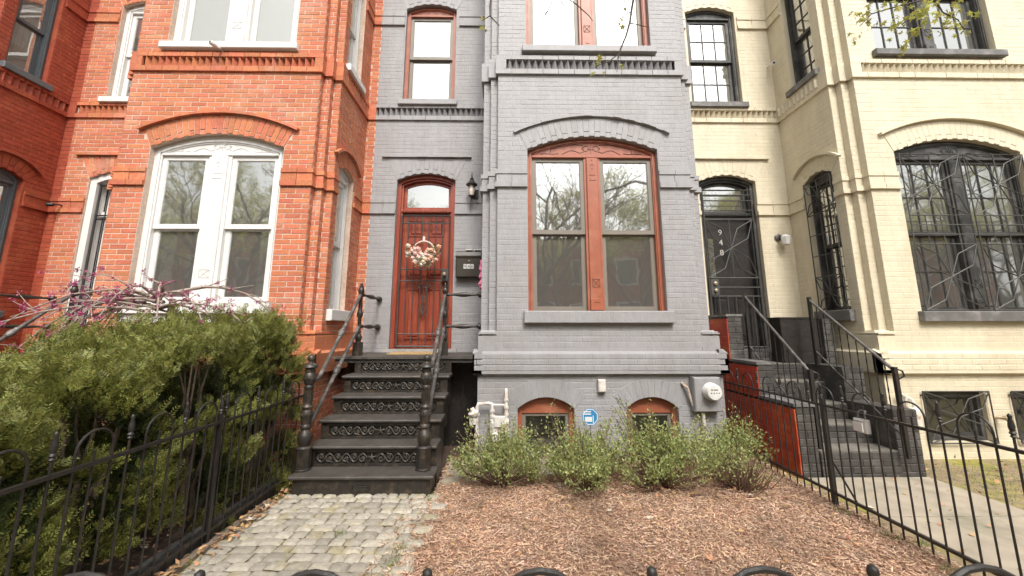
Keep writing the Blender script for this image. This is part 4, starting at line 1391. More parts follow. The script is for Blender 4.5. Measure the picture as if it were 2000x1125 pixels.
def brick_block(name, x0, x1, y0, y1, z0, z1, core=None, left=None):
    """block clad in real bricks on front and top edges"""
    m = MB(); m.box(x0 + .004, x1 - .004, y0 + .004, y1, z0, z1 - .002)
    p = m.build(name, core or MT['step_brick'], YS)
    h = max(1, round((z1 - z0) / .075)); ch = (z1 - z0) / h
    for k in range(h):
        top = k == h - 1
        off = .11 * (k % 2)
        x = x0 - off
        while x < x1 - .01:
            a, b = max(x, x0), min(x + .21, x1)
            if b - a > .02:
                q = MB(); f = Fr((0, y0 + .004, 0), (1, 0, 0), (0, -1, 0))
                q.fbox(f, a + .003, b - .003, z0 + k * ch + .003, z0 + (k + 1) * ch - (.003 if not top else 0), -.1 if not top else -(min(y1 - y0, .3) - .01), .006 + rn.uniform(-.002, .002), b=.005)
                q.build('brick', MT['step_brick'], p)
            x += .21
    return p


ys = [(4.18, .247), (4.46, .44), (4.74, .613), (5.02, .827), (5.30, 1.03)]
for i, (yy, zz) in enumerate(ys):
    z0 = ys[i - 1][1] if i else -.02
    ynx = ys[i + 1][0] if i < 4 else 5.58
    brick_block('step', 3.2, 4.02, yy, ynx + .05, z0, zz)
    tt = MB(); tt.box(3.205, 4.015, yy + .012, ynx + .02, zz + .001, zz + .012); tt.build('tread', MT['tread_stone'], YS)
brick_block('step', 3.2, 4.30, 5.58, 5.995, 1.03, 1.16)
for (ya, yb, zt, nm) in ((4.2, 4.75, .69, 'cheek_wall'), (4.75, 5.3, 1.07, 'cheek_wall'), (5.3, 5.99, 1.66, 'cheek_wall')):
    c = brick_block(nm, 3.0, 3.2, ya, yb, -.02 if ya < 4.3 else (.69 if ya < 5 else 1.07), zt)
    l = MB(); l.box(2.994, 3.003, ya + .002, 5.99, -.02 if ya < 4.3 else (.69 if ya < 5 else 1.07), zt - .03 + .002); l.build('red_face', MT['red_paint'], c)
    rb_ = Bricks(.002, .004, .0012, rn, .006); rb_.lay(Fr((2.994, 0, 0), (0, -1, 0), (-1, 0, 0)), -5.99, -ya - .004, .0 if ya < 4.3 else (.69 if ya < 5 else 1.07), zt - .028); tag(rb_.mb.build('red_bricks', MT['red_paint'], c), kind='stuff')
    cp = MB(); cp.box(2.985, 3.205, ya - .012, yb + .01, zt + .001, zt + .032); cp.build('coping', MT['slate_sill'], c)
for (ya, yb, zb, zt) in ((4.2, 4.75, -.02, .66), (4.75, 5.3, .0, 1.04), (5.3, 5.99, .0, 1.63)):
    xa, xb = (4.02, 4.28) if ya < 5.2 else (4.30, 4.45)
    brick_block('cheek_wall', xa, xb, ya, yb, zb, zt)
bx = MB(); bx.box(3.74, 4.24, 5.32, 5.56, 1.03, 1.63); bx.box(3.73, 4.25, 5.31, 5.57, 1.63, 1.65)
for zz in (1.2, 1.4): bx.box(3.745, 4.235, 5.314, 5.32, zz, zz + .006)
tag(bx.build('storage_box', MT['black_metal']), 'black upright box standing at the top of the brick steps', 'box')


def stair_rail(x, y0, z0, y1, z1, drop, label, top_post):
    R = thing('stair_railing', (x, (y0 + y1) / 2, 0), label, 'railing', 'railings of the brick steps')
    m = MB(); m.tube([(x, y0, z0), (x, y1, z1)], .016, 8); m.build('handrail', MT['iron_rail'], R, smooth=True)
    m = MB(); m.tube([(x, y0, z0 - drop), (x, y1, z1 - drop)], .011, 8); m.build('bottom_rail', MT['iron_rail'], R, smooth=True)
    n = 10
    for i in range(1, n):
        t = i / n; yy = y0 + (y1 - y0) * t; zz = z0 + (z1 - z0) * t
        b = MB()
        pts, rs = [], []
        for k in range(13):
            pts.append((x, yy, zz - drop + drop * k / 12)); rs.append(.0075 if k % 2 else .0045)
        b.tube(pts, rs, 5); b.build('twisted_baluster', MT['black_metal'], R)
    for (yy, zz, hb) in ((y0, z0, .85), (y1, z1, .85)):
        p = MB(); p.box(x - .018, x + .018, yy - .018, yy + .018, zz - hb, zz + .04); p.build('post', MT['black_metal'], R)
    c = MB(); c.tube([(x + .02, y1 - .0, z1 + .02), (x + .06, y1 - .02, z1 + .0), (x + .07, y1 - .02, z1 - .05), (x + .03, y1, z1 - .08)], .009, 6); c.build('scroll', MT['black_metal'], R, smooth=True)
    return R


stair_rail(3.26, 5.28, 1.93, 4.26, 1.02, .66, 'left iron railing with twisted balusters on the charcoal brick steps', True)
stair_rail(4.02, 5.12, 1.87, 4.10, 1.06, .66, 'right iron railing with twisted balusters next to the cream bay', True)
# ------------------------------------------------------------ things on the grey house
MT['amber'] = mat('lantern_glass', (0.75, 0.68, 0.58), rough=0.2, var=0.1)
la = thing('wall_lantern', (-.55, 5.98, 3.45), 'black carriage lantern with pale glass on the wall above the mailbox', 'lantern')
lx, ly, lz = -.55, 5.84, 3.50
m = MB(); m.lathe([(.006, 0), (.012, .01), (.035, .03), (.045, .05), (.035, .06)], (lx, ly, lz), n=12); m.lathe([(.003, -.03), (.01, -.02), (.006, 0)], (lx, ly, lz), n=8); m.build('base', MT['black_metal'], la, smooth=True)
m = MB(); m.lathe([(.034, .06), (.042, .09), (.044, .14), (.038, .20), (.032, .235)], (lx, ly, lz), n=14); m.build('glass', MT['amber'], la, smooth=True)
m = MB(); m.lathe([(.088, .225), (.09, .235), (.06, .265), (.045, .29), (.03, .31), (.022, .32), (.032, .33), (.018, .345), (.012, .38), (.006, .42), (.002, .45)], (lx, ly, lz), n=16); m.build('cap', MT['black_metal'], la, smooth=True)
m = MB(); m.tube([(lx + .03, ly, lz + .03), (lx + .08, ly + .05, lz + .02), (lx + .07, 5.98, lz + .10), (lx + .05, 5.995, lz + .12)], .010, 8); m.box(lx + .0, lx + .1, 5.975, 5.994, lz + .02, lz + .2)
for a in range(4):
    t = a * math.pi / 2 + .6; m.tube([(lx + .04 * math.cos(t), ly + .04 * math.sin(t), lz + .05), (lx + .048 * math.cos(t), ly + .048 * math.sin(t), lz + .23)], .004, 5)
m.build('bracket', MT['black_metal'], la, smooth=True)

mb_ = thing('mailbox', (-.58, 5.98, 2.26), 'dark brown metal mailbox with white number tiles beside the red door', 'mailbox')
MT['brown_metal'] = mat('dark_brown_metal', (0.040, 0.032, 0.022), rough=0.4, var=0.15)
f = Fr((0, 5.995, 0), (1, 0, 0), (0, -1, 0))
MB().fbox(f, -.775, -.395, 2.27, 2.60, 0, .13, b=.012).build('body', MT['brown_metal'], mb_)
m = MB(); m.prism(Fr((-.78, 0, 0), (0, -1, 0), (1, 0, 0)), [(-5.994, 2.57), (-5.855, 2.57), (-5.85, 2.60), (-5.87, 2.66), (-5.994, 2.70)][::-1], 0, .39); m.build('lid', MT['brown_metal'], mb_)
for u in (-.63, -.50): MB().fbox(f, u, u + .10, 2.695, 2.71, .02, .10).build('paper', MT['white'], mb_)
for i in range(3):
    u = -.655 + i * .054
    p = MB().fbox(f, u, u + .046, 2.40, 2.47, .13, .134).build('number_tile', MT['white'], mb_)
    text_mesh('946'[i], .075, MT['brown_metal'], p, f.p(u + .023, 2.408, .135), depth=.001)
MB().lathe([(.009, 0), (.009, .008), (.003, .01)], f.p(-.575, 2.52, .128), axis=(0, -1, 0), n=10).build('lock', MT['brass'], mb_)

MT['mat_fibre'] = mat('coir_mat', (0.42, 0.28, 0.13), rough=0.95, var=0.25, scale=60, bump=0.8, bscale=200)
m = MB(); m.box(-1.62, -.96, 5.42, 5.86, 1.151, 1.166); tag(m.build('doormat', MT['mat_fibre']), 'tan coir doormat on the landing before the red door', 'doormat')

# added black battened panel, stands in for the deep shade under the landing
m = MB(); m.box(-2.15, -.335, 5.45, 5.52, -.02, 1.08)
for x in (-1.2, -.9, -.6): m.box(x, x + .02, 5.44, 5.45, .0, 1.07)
m.build('shade_panel', MT['black_metal'], grey['H'])

# wreath
wr = thing('wreath', (-1.27, 5.83, 2.62), 'floral hoop wreath of pale roses hanging on the red door', 'wreath')
m = MB(); cxw, czw, rw = -1.27, 2.66, .165
m.tube([(cxw + rw * math.sin(t), 5.86, czw + rw * math.cos(t)) for t in [i * math.pi / 12 for i in range(25)]], .013, 8); m.box(cxw - .018, cxw + .018, 5.85, 5.87, czw + rw - .01, czw + rw + .075)
m.build('hoop', mat('pale_wood_hoop', (0.62, 0.52, 0.43), rough=.7), wr, smooth=True)
g = random.Random(5)
fm = [mat('petal_cream', (.60, .52, .40), rough=.7), mat('petal_peach', (.74, .36, .24), rough=.7), mat('petal_pink', (.62, .38, .33), rough=.7), mat('petal_white', (.62, .60, .54), rough=.7)]
MT['sage'] = leaf_mat('wreath_leaf', (.22, .27, .15))
for i in range(78):
    t = g.uniform(-2.0, 2.0) + math.pi
    rr = rw * g.uniform(.30, 1.40)
    c = Vector((cxw + rr * math.sin(t) * 1.1, 5.84 + g.uniform(-.045, .02), czw + rr * math.cos(t) * .95))
    m = MB(); s = g.uniform(.022, .046)
    for k in range(9):
        a = k * 2.4; q = s * .35 * math.sqrt(k / 2 + .1)
        m.ball(c + Vector((q * math.cos(a), -.012 + .004 * k, q * math.sin(a))), s * .42, 6, sc=(1, .55, 1))
    m.build('rose', g.choice([fm[0], fm[1], fm[1], fm[2], fm[2], fm[3]]), wr, smooth=True)
m = MB()
for i in range(120):
    t = g.uniform(-2.1, 2.1) + math.pi; rr = rw * g.uniform(.7, 1.5)
    c = Vector((cxw + rr * math.sin(t) * 1.1, 5.845 + g.uniform(-.05, .01), czw + rr * math.cos(t)))
    d = Vector((g.uniform(-1, 1), g.uniform(-.5, .1), g.uniform(-1, 1))).normalized() * g.uniform(.03, .055); s = d.cross(Vector((0, 1, .3))).normalized() * .011
    m.add([c, c + d * .5 + s, c + d, c + d * .5 - s], [(0, 1, 2, 3)])
m.build('leaves', MT['sage'], wr)['kind'] = 'stuff'

# pink strip at the bay corner
MT['pink'] = mat('pink_cloth', (.80, .22, .36), rough=.8, var=.3, scale=40)
m = MB(); rp = random.Random(3)
pts = [(-.345 + .012 * math.sin(i * 1.7), 5.30 + .01 * math.cos(i * 2.3), 2.42 - i * .032) for i in range(13)]
m.tube(pts, [.022 + .012 * rp.random() for _ in pts], 7)
for i in range(30):
    p = Vector(rp.choice(pts)); d = Vector((rp.uniform(-1, .2), rp.uniform(-1, 1), rp.uniform(-1, 1))) * .018
    m.add([p, p + d + Vector((.006, 0, 0)), p + d * 1.3, p + d - Vector((0, .006, .006))], [(0, 1, 2, 3)])
tag(m.build('pink_garland', MT['pink']), 'pink fluffy garland strip hanging at the grey bay corner beside the mailbox', 'garland')

# basement wall fittings
MT['old_white'] = mat('peeling_white_paint', (.62, .59, .54), rough=.6, var=.12, scale=20, col2=(.34, .14, .05), c2scale=9, c2lo=.52, c2hi=.68)
gm = thing('gas_meter', (-.08, 4.7, 0.03), 'rust stained white gas meter and pipes at the bay corner', 'gas meter')
m = MB(); m.fbox(Fr((0, 4.77, 0), (1, 0, 0), (0, -1, 0)), -.185, .03, .22, .47, 0, .15, b=.03); m.fbox(Fr((0, 4.62, 0), (1, 0, 0), (0, -1, 0)), -.16, .005, .24, .34, 0, .03, b=.012); m.build('meter_body', MT['old_white'], gm)
m = MB(); m.fbox(Fr((0, 4.62, 0), (1, 0, 0), (0, -1, 0)), -.14, -.01, .40, .52, -.02, .02, b=.008); m.build('dial_box', MT['old_white'], gm)
m = MB(); m.tube([(-.16, 4.7, .46), (-.16, 4.7, .58), (-.165, 4.7, .635), (-.20, 4.7, .645), (-.32, 4.7, .64), (-.335, 4.7, .60), (-.335, 4.7, .0)], .02, 10)
m.tube([(.0, 4.7, .46), (.0, 4.7, .72), (.0, 4.74, .77), (.0, 4.80, .78)], .02, 10); m.tube([(-.16, 4.7, .625), (.0, 4.7, .625)], .013, 8)
for (x, z) in ((-.16, .50), (-.16, .56), (0, .52), (0, .60), (0, .68), (-.335, .52), (-.335, .30)): m.lathe([(.028, -.014), (.031, 0), (.028, .014)], (x, 4.7, z), n=8)
m.build('pipe', MT['old_white'], gm, smooth=True)
m = MB(); m.lathe([(.02, 0), (.055, .02), (.062, .04), (.062, .055), (.03, .07), (.025, .10), (.012, .105)], (-.36, 4.70, .50), axis=(-.3, -.2, .9), n=14); m.lathe([(.045, 0), (.045, .06), (.03, .075)], (-.38, 4.70, .42), axis=(0, 0, 1), n=12); m.build('regulator', MT['old_white'], gm, smooth=True)

m = MB(); m.fbox(Fr((0, 4.795, 0), (1, 0, 0), (0, -1, 0)), 1.085, 1.175, .755, .90, 0, .06, b=.012); tag(m.build('junction_box', MT['old_white']), 'small off white box mounted between the two basement windows', 'junction box')
em = thing('electric_meter', (2.36, 4.75, .55), 'grey electric meter box with round glass dial on the basement wall', 'electric meter')
f = Fr((0, 4.795, 0), (1, 0, 0), (0, -1, 0))
MB().fbox(f, 2.19, 2.50, .545, .93, 0, .12, b=.01).build('box', MT['grey_paint'], em)
MB().lathe([(.10, 0), (.10, .02), (.092, .03), (.092, .085), (.08, .10), (.02, .105)], f.p(2.375, .775, .12), axis=(0, -1, 0), n=22).build('dial', mat('meter_face', (.72, .71, .68), rough=.25), em, smooth=True)
m = MB()
for (u, z, w) in ((-.045, .80, .02), (-.015, .80, .05), (-.05, .765, .012), (-.02, .765, .012), (.01, .765, .012), (.04, .765, .012)): m.fbox(f, 2.375 + u, 2.375 + u + w, z, z + .010, .2215, .2265)
m.build('dial_marks', MT['carve_k'], em)
m = MB(); m.tube([(2.195, 4.75, .60), (2.17, 4.75, .68), (2.14, 4.74, .80), (2.09, 4.79, .86)], .016, 8); m.tube([(2.30, 4.74, .545), (2.30, 4.74, .0)], .02, 8); m.build('conduit', MT['old_white'], em, smooth=True)

MT['sign_blue'] = mat('sign_blue', (.03, .22, .45), rough=.4, var=.03)
sg = thing('security_sign', (.93, 4.5, .0), 'small blue and white octagonal security sign behind the shrubs', 'sign')
f = Fr((0.93, 4.52, 0), (1, 0, 0), (0, -1, 0))
octo = lambda r: [(r * math.cos(math.pi / 8 + k * math.pi / 4), .53 + r * math.sin(math.pi / 8 + k * math.pi / 4)) for k in range(8)]
MB().prism(f, octo(.095), 0, .006).build('plate', MT['sign_blue'], sg)
m = MB(); m.ring(f, octo(.088), octo(.080), .006, .0075)
for z in (.56, .585): m.fbox(f, -.075, .01, z - .006, z + .006, .006, .0078)
m.fbox(f, -.06, .02, .48, .53, .006, .0078); m.fbox(f, .028, .036, .46, .545, .006, .0078); m.build('stripes', MT['white'], sg)
m = MB(); m.tube([f.p(0, 0, -.008), f.p(0, .5, -.008)], .006, 6); m.build('stake', MT['iron_rail'], sg)

# key lockbox hung on the right fence
lb = thing('lockbox', (2.76, 3.13, .72), 'grey key lockbox hanging from the right fence rail', 'lockbox')
m = MB(); m.fbox(Fr((2.745, 0, 0), (0, -1, 0), (-1, 0, 0)), -3.18, -3.08, .70, .80, -.02, .03, b=.012); m.build('body', mat('zinc_grey', (.34, .33, .31), rough=.4, metal=.3), lb)
m = MB(); m.fbox(Fr((2.715, 0, 0), (0, -1, 0), (-1, 0, 0)), -3.17, -3.09, .71, .775, 0, .006); m.build('label_plate', MT['white'], lb)
m = MB(); m.tube([(2.75, 3.10, .79), (2.75, 3.10, .84), (2.77, 3.115, .86), (2.79, 3.13, .85), (2.77, 3.155, .86), (2.75, 3.16, .84), (2.75, 3.16, .79)], .006, 8); m.build('shackle', MT['iron_rail'], lb, smooth=True)

# fittings on the neighbours
def cam_thing(loc, d, label):
    t = thing('security_camera', loc, label, 'camera')
    p = Vector(loc); ax = Vector(d).normalized()
    MB().lathe([(.022, 0), (.03, .01), (.03, .08), (.026, .085), (.004, .08)], p, axis=ax, n=12).build('body', MT['black_metal'] if 'black' in label else MT['white'], t, smooth=True)
    MB().lathe([(.024, .081), (.012, .088), (.002, .088)], p, axis=ax, n=10).build('lens', MT['black_metal'], t)
    m = MB(); m.tube([p, p + Vector((0, .06, .02)), p + Vector((0, .12, .02))], .012, 8); m.build('arm', MT['black_metal'] if 'black' in label else MT['white'], t, smooth=True)
cam_thing((-3.87, 4.68, 5.20), (-.35, -.75, .12), 'small white security camera under the upper window of the brick bay')
cam_thing((-7.00, 5.88, 3.39), (-.8, -.5, -.1), 'small black security camera by the brick house door')
cam_thing((4.50, 5.88, 5.93), (-.2, -.8, -.3), 'small white security camera high in the yellow house corner')
t = thing('wall_lamp', (4.38, 5.95, 2.85), 'white glass wall lamp beside the black barred door', 'wall lamp')
m = MB(); m.lathe([(.055, 0), (.055, .02), (.03, .035)], (4.33, 5.995, 2.93), axis=(0, -1, 0), n=14); m.tube([(4.33, 5.97, 2.93), (4.34, 5.90, 2.945), (4.37, 5.88, 2.93)], .012, 8); m.build('bracket', MT['iron_rail'], t, smooth=True)
m = MB(); m.lathe([(.045, 0), (.055, -.02), (.07, -.03), (.05, -.15), (.03, -.16)], (4.37, 5.88, 2.95), n=6); m.build('shade', MT['white'], t)
m = MB(); m.fbox(Fr((0, 4.795, 0), (1, 0, 0), (0, -1, 0)), 4.66, 4.84, .33, .58, 0, .12, b=.03); m.tube([(4.70, 4.72, .56), (4.70, 4.72, .70), (4.64, 4.72, .74)], .02, 8); m.tube([(4.80, 4.72, .56), (4.80, 4.74, .66), (4.80, 4.80, .68)], .02, 8); m.tube([(4.72, 4.72, .33), (4.72, 4.72, 0)], .02, 8)
tag(m.build('gas_meter', MT['old_white']), 'whitewashed gas meter at the foot of the cream wall', 'gas meter')
m = MB(); m.tube([(5.84, 4.80, .45), (5.84, 4.70, .45), (5.84, 4.66, .41)], .016, 8); m.lathe([(.03, 0), (.034, .006), (.03, .012)], (5.84, 4.70, .475), n=8)
tag(m.build('water_tap', MT['brass'], smooth=True), 'small outdoor tap between the barred basement windows', 'tap')


# ------------------------------------------------------------ plants
def unit(v): return v / np.maximum(np.linalg.norm(v, axis=-1, keepdims=True), 1e-9)


def leaf_quads(P, D, S, L, W):
    """diamond leaves: base P, direction D, side S"""
    L, W = L[:, None], W[:, None]
    V = np.stack([P, P + D * L * .45 + S * W * .5, P + D * L, P + D * L * .45 - S * W * .5], 1).reshape(-1, 3)
    return V, np.arange(len(P) * 4).reshape(-1, 4)


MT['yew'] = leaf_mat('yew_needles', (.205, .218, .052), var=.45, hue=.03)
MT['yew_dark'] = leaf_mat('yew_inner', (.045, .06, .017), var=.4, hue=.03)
MT['bark'] = mat('grey_brown_bark', (.14, .10, .075), rough=.9, var=.3, scale=20, bump=.5)
MT['inkberry'] = leaf_mat('small_oval_leaves', (.33, .37, .14), var=.45, hue=.03)
MT['twig'] = mat('reddish_twig', (.16, .09, .06), rough=.9, var=.2)


def yew(cx, cy, rx, ry, h, seed, label, n=3600):
    n = int(n * 1.2)
    T_ = thing('yew_shrub', (cx, cy, 0), label, 'shrub', 'yews of the clipped hedge')
    g = np.random.default_rng(seed)
    r = random.Random(seed)
    st = MB()
    for i in range(7):
        a = r.uniform(0, 6.28); q = r.uniform(.05, .3)
        pts = [(cx + q * .3 * math.cos(a), cy + q * .3 * math.sin(a), 0)]
        for k in range(1, 6):
            f = k / 5; pts.append((cx + rx * (q * .3 + q * 2 * f) * math.cos(a) + r.uniform(-.03, .03), cy + ry * (q * .3 + q * 2 * f) * math.sin(a) + r.uniform(-.03, .03), h * .85 * f))
        st.tube(pts, [.022, .02, .016, .012, .008, .005], 6)
    st.build('stems', MT['bark'], T_)
    # clump centres give light and dark lobes and an uneven outline
    nc = 66
    th = g.uniform(0, 2 * np.pi, nc); zz = g.uniform(.04, .94, nc)
    rad = np.sqrt(g.uniform(.25, 1, nc)) * (1.0 - .45 * np.clip((zz - .55) / .45, 0, 1) ** 1.3)
    C = np.stack([cx + rx * rad * np.cos(th), cy + ry * rad * np.sin(th), h * zz], -1)
    cs = g.uniform(.08, .15, nc)
    k = g.integers(0, nc, n)
    off = unit(g.normal(size=(n, 3))) * (g.uniform(0, 1, n) ** .45 * cs[k])[:, None]
    P = C[k] + off
    ctr = np.array([cx, cy, h * .45])
    out = unit((P - ctr) * np.array([1 / rx, 1 / ry, .8 / h]))
    ax = unit(out * .55 + off / cs[k][:, None] * .5 + np.array([0, 0, .75]) + g.normal(0, .25, (n, 3)))
    # upright leaders on the crown
    nl = 95
    tl = g.uniform(0, 2 * np.pi, nl); rl = np.sqrt(g.uniform(0, .8, nl))
    PL = np.stack([cx + rx * rl * np.cos(tl), cy + ry * rl * np.sin(tl), h * (.86 + .06 * g.uniform(-1, 1, nl))], -1)
    extra = []
    ld = g.normal(0, .25, (nl, 3)) + np.array([0, 0, 1])
    for j in range(8): extra.append(PL + ld * .028 * j + g.normal(0, .006, (nl, 3)))
    P = np.concatenate([P] + extra)
    axl = unit(np.concatenate([g.normal(0, .45, (nl, 3)) + np.array([0, 0, 1]) for _ in range(8)]))
    ax = np.concatenate([ax, axl])
    n = len(P)
    sl = g.uniform(.05, .10, n)
    side = unit(np.cross(ax, g.normal(size=(n, 3))))
    m = 12
    t = (np.arange(m) // 2 + .5) / (m / 2)
    sg = np.where(np.arange(m) % 2 == 0, 1.0, -1.0)
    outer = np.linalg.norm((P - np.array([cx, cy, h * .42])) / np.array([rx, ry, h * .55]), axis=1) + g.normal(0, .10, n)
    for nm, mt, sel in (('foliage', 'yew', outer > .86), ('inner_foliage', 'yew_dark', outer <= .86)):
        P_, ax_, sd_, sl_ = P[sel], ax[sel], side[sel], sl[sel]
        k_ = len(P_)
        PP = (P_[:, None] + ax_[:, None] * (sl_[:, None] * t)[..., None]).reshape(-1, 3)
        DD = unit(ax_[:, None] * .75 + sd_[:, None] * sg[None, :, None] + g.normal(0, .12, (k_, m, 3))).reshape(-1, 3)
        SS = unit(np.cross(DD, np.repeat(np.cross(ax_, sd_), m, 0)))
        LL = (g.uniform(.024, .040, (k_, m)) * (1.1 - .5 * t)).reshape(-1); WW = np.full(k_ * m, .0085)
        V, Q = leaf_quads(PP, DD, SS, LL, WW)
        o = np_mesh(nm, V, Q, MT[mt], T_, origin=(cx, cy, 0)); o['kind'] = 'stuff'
    return T_


for (x, y, rx, ry, h, lab, n) in ((-2.42, 4.02, .36, .38, 1.56, 'yew shrub at the stoop end of the hedge', 3600), (-2.95, 4.10, .42, .40, 1.58, 'tall yew shrub under the white bay window sill', 4000), (-2.52, 3.32, .38, .42, 1.44, 'yew shrub behind the middle of the left fence', 4000),
                            (-3.25, 3.35, .46, .45, 1.42, 'yew shrub in the back row of the hedge below the redbud', 4200), (-2.62, 2.60, .42, .42, 1.25, 'yew shrub third from the stoop along the left fence', 4200), (-3.30, 2.62, .46, .42, 1.22, 'yew shrub at the left frame edge behind the fence', 4200), (-2.62, 1.92, .42, .40, 1.02, 'low near yew shrub at the lower left corner', 3800), (-3.62, 4.05, .40, .38, 1.50, 'yew shrub at the far left back of the hedge', 3400)):
    yew(x, y, rx, ry, h, int(abs(x * 100 + y * 1000)), lab, n)


def small_shrub(cx, cy, rx, ry, h, seed, label, n=360, leafy=1.0, name='inkberry_shrub', shoots=()):
    T_ = thing(name, (cx, cy, 0), label, 'shrub', 'shrubs along the grey bay')
    r = random.Random(seed); g = np.random.default_rng(seed)
    st = MB(); tips = []; f1, f2, f3 = (r.uniform(0, 6.28) for _ in range(3))
    for i in range(n):
        a = r.uniform(0, 6.283); q = math.sqrt(r.uniform(0, 1)); zt = h * (1 - .38 * q * q) * r.uniform(.50, 1.08) * (1 + .20 * math.sin(2 * a + f3) * q)
        q *= 1 + .26 * math.sin(2 * a + f1) + .22 * math.sin(3 * a + f2)
        if r.random() < .12: q *= 1.3
        b = Vector((cx + .10 * q * rx * math.cos(a) * r.random(), cy + .10 * q * ry * math.sin(a), .01))
        e = Vector((cx + rx * q * math.cos(a), cy + ry * q * math.sin(a), zt))
        mid = b.lerp(e, .55) + Vector((rx * q * .12 * math.cos(a), ry * q * .12 * math.sin(a), -.04)) + Vector((r.uniform(-.03, .03), r.uniform(-.03, .03), 0))
        if i % 3 == 0 or leafy < .5: st.tube([b, mid, e], [.006, .004, .0018], 4, caps=False)
        tips.append((mid, e))
    for (sx, sy, sz) in shoots:
        for j in range(3):
            b = Vector((cx + (sx - cx) * .3, cy + (sy - cy) * .3, .15)); e = Vector((sx + r.uniform(-.03, .03), sy + r.uniform(-.03, .03), sz - .09 * j))
            st.tube([b, b.lerp(e, .5), e], [.005, .004, .0018], 4, caps=False); tips.append((b.lerp(e, .35), e))
    n = len(tips)
    st.build('stems', MT['twig'], T_)['kind'] = 'stuff'
    A = np.array([t[0] for t in tips]); B = np.array([t[1] for t in tips])
    m = int(30 * leafy)
    if m < 2: m = 2
    t = g.uniform(.30, 1.03, (n, m))
    P = A[:, None] + (B - A)[:, None] * t[..., None] + g.normal(0, .022, (n, m, 3))
    ax = unit(B - A)[:, None]
    D = unit(ax * .6 + g.normal(0, .8, (n, m, 3)) + np.array([0, 0, .2]))
    P = P.reshape(-1, 3); D = D.reshape(-1, 3); S = unit(np.cross(D, g.normal(size=D.shape)))
    keep = g.uniform(0, 1, len(P)) < .9
    P, D, S = P[keep], D[keep], S[keep]
    V, Q = leaf_quads(P, D, S, g.uniform(.020, .036, len(P)), g.uniform(.011, .019, len(P)))
    np_mesh('foliage', V, Q, MT['inkberry'], T_, origin=(cx, cy, 0))['kind'] = 'stuff'
    return T_


small_shrub(-.02, 4.02, .40, .34, .54, 1, 'rounded small leaved shrub nearest the stoop before the gas meter', 220, shoots=[(-.40, 4.1, .66), (-.47, 4.05, .50), (.10, 4.2, .60), (-.2, 4.2, .62)])
small_shrub(.74, 3.92, .37, .36, .57, 2, 'small leaved shrub before the left basement window and sign', 230, shoots=[(.50, 4.2, .72), (.42, 4.2, .66), (.70, 4.3, .70), (1.08, 4.1, .66), (.25, 4.1, .55)])
small_shrub(1.50, 3.98, .46, .38, .59, 3, 'widest small leaved shrub before the right basement window', 290, shoots=[(1.16, 4.2, .82), (1.25, 4.2, .76), (1.72, 4.2, .70), (1.50, 4.2, .72), (2.0, 4.2, .60), (1.10, 4.1, .72)])
small_shrub(2.30, 4.30, .33, .28, .54, 4, 'small shrub below the electric meter next to the right fence', 130, shoots=[(2.42, 4.3, .72), (2.58, 4.3, .60), (2.3, 4.3, .64), (2.66, 4.25, .5)])
small_shrub(2.18, 3.92, .26, .24, .36, 5, 'sparse nearly bare shrub before the right fence', 150, leafy=.12, name='bare_shrub')

# ------------------------------------------------------------ redbud with weeping branches
MT['redbud_bark'] = mat('pale_redbud_bark', (.30, .24, .20), rough=.8, var=.3, scale=25)
MT['blossom'] = leaf_mat('magenta_blossom', (.42, .085, .20), var=.4, hue=.02)
rb = thing('redbud_tree', (-3.62, 4.30, 0), 'small weeping redbud with arching grey branches and magenta buds above the hedge', 'tree')
r = random.Random(14)
tr = MB(); tr.tube([(-3.62, 4.32, 0), (-3.66, 4.30, .6), (-3.58, 4.28, 1.1), (-3.62, 4.27, 1.55), (-3.55, 4.2, 1.80)], [.05, .045, .04, .036, .03], 9); tr.build('trunk', MT['bark'], rb, smooth=True)
brm = MB(); BP = []
def arch_branch(p0, ang, reach, lift, droop, r0):
    pts = []
    k = 9
    wob = r.uniform(-.3, .3)
    for i in range(k):
        f = i / (k - 1)
        a = ang + wob * f
        x = p0[0] + reach * f * math.cos(a); y_ = p0[1] + reach * f * math.sin(a) * .6
        z = p0[2] + lift * math.sin(min(f * 2.2, math.pi / 2 + f)) - droop * f ** 2.2
        pts.append(Vector((x + r.uniform(-.012, .012), y_ + r.uniform(-.012, .012), z + r.uniform(-.01, .01))))
    brm.tube(pts, [r0 * (1 - .8 * i / k) for i in range(k)], 6)
    BP.extend((p, 1) for p in pts[2:])
    for i in range(2, k - 1):
        if r.random() < .6:
            q = pts[i]; d = Vector((math.cos(ang + r.uniform(-1, 1)), math.sin(ang + r.uniform(-1, 1)) * .5, r.uniform(-.5, .7))).normalized() * r.uniform(.10, .28)
            w = [q, q + d * .5 + Vector((0, 0, r.uniform(-.01, .03))), q + d]
            brm.tube(w, [r0 * .35, r0 * .25, r0 * .12], 5); BP.extend((p, 1) for p in w)
for i in range(24):
    ang = r.choice([r.uniform(2.5, 3.9), r.uniform(2.6, 3.7), r.uniform(-.6, .5), r.uniform(4.0, 5.4)])
    arch_branch((-3.60 + r.uniform(-.2, .2), 4.05 + r.uniform(-.15, .05), 1.80 + r.uniform(-.14, .08)), ang, r.uniform(.6, 1.3), r.uniform(.06, .26), r.uniform(.15, .8), r.uniform(.010, .021))
brm.build('branches', MT['redbud_bark'], rb, smooth=True)
g = np.random.default_rng(2)
pp = np.array([p for p, _ in BP]); idx = g.integers(0, len(pp), 560)
C = pp[idx] + g.normal(0, .008, (560, 3))
P = np.repeat(C, 10, 0) + g.normal(0, .010, (560 * 10, 3)); D = unit(g.normal(size=P.shape)); S = unit(np.cross(D, g.normal(size=P.shape)))
V, Q = leaf_quads(P, D, S, g.uniform(.013, .024, len(P)), g.uniform(.008, .014, len(P)))
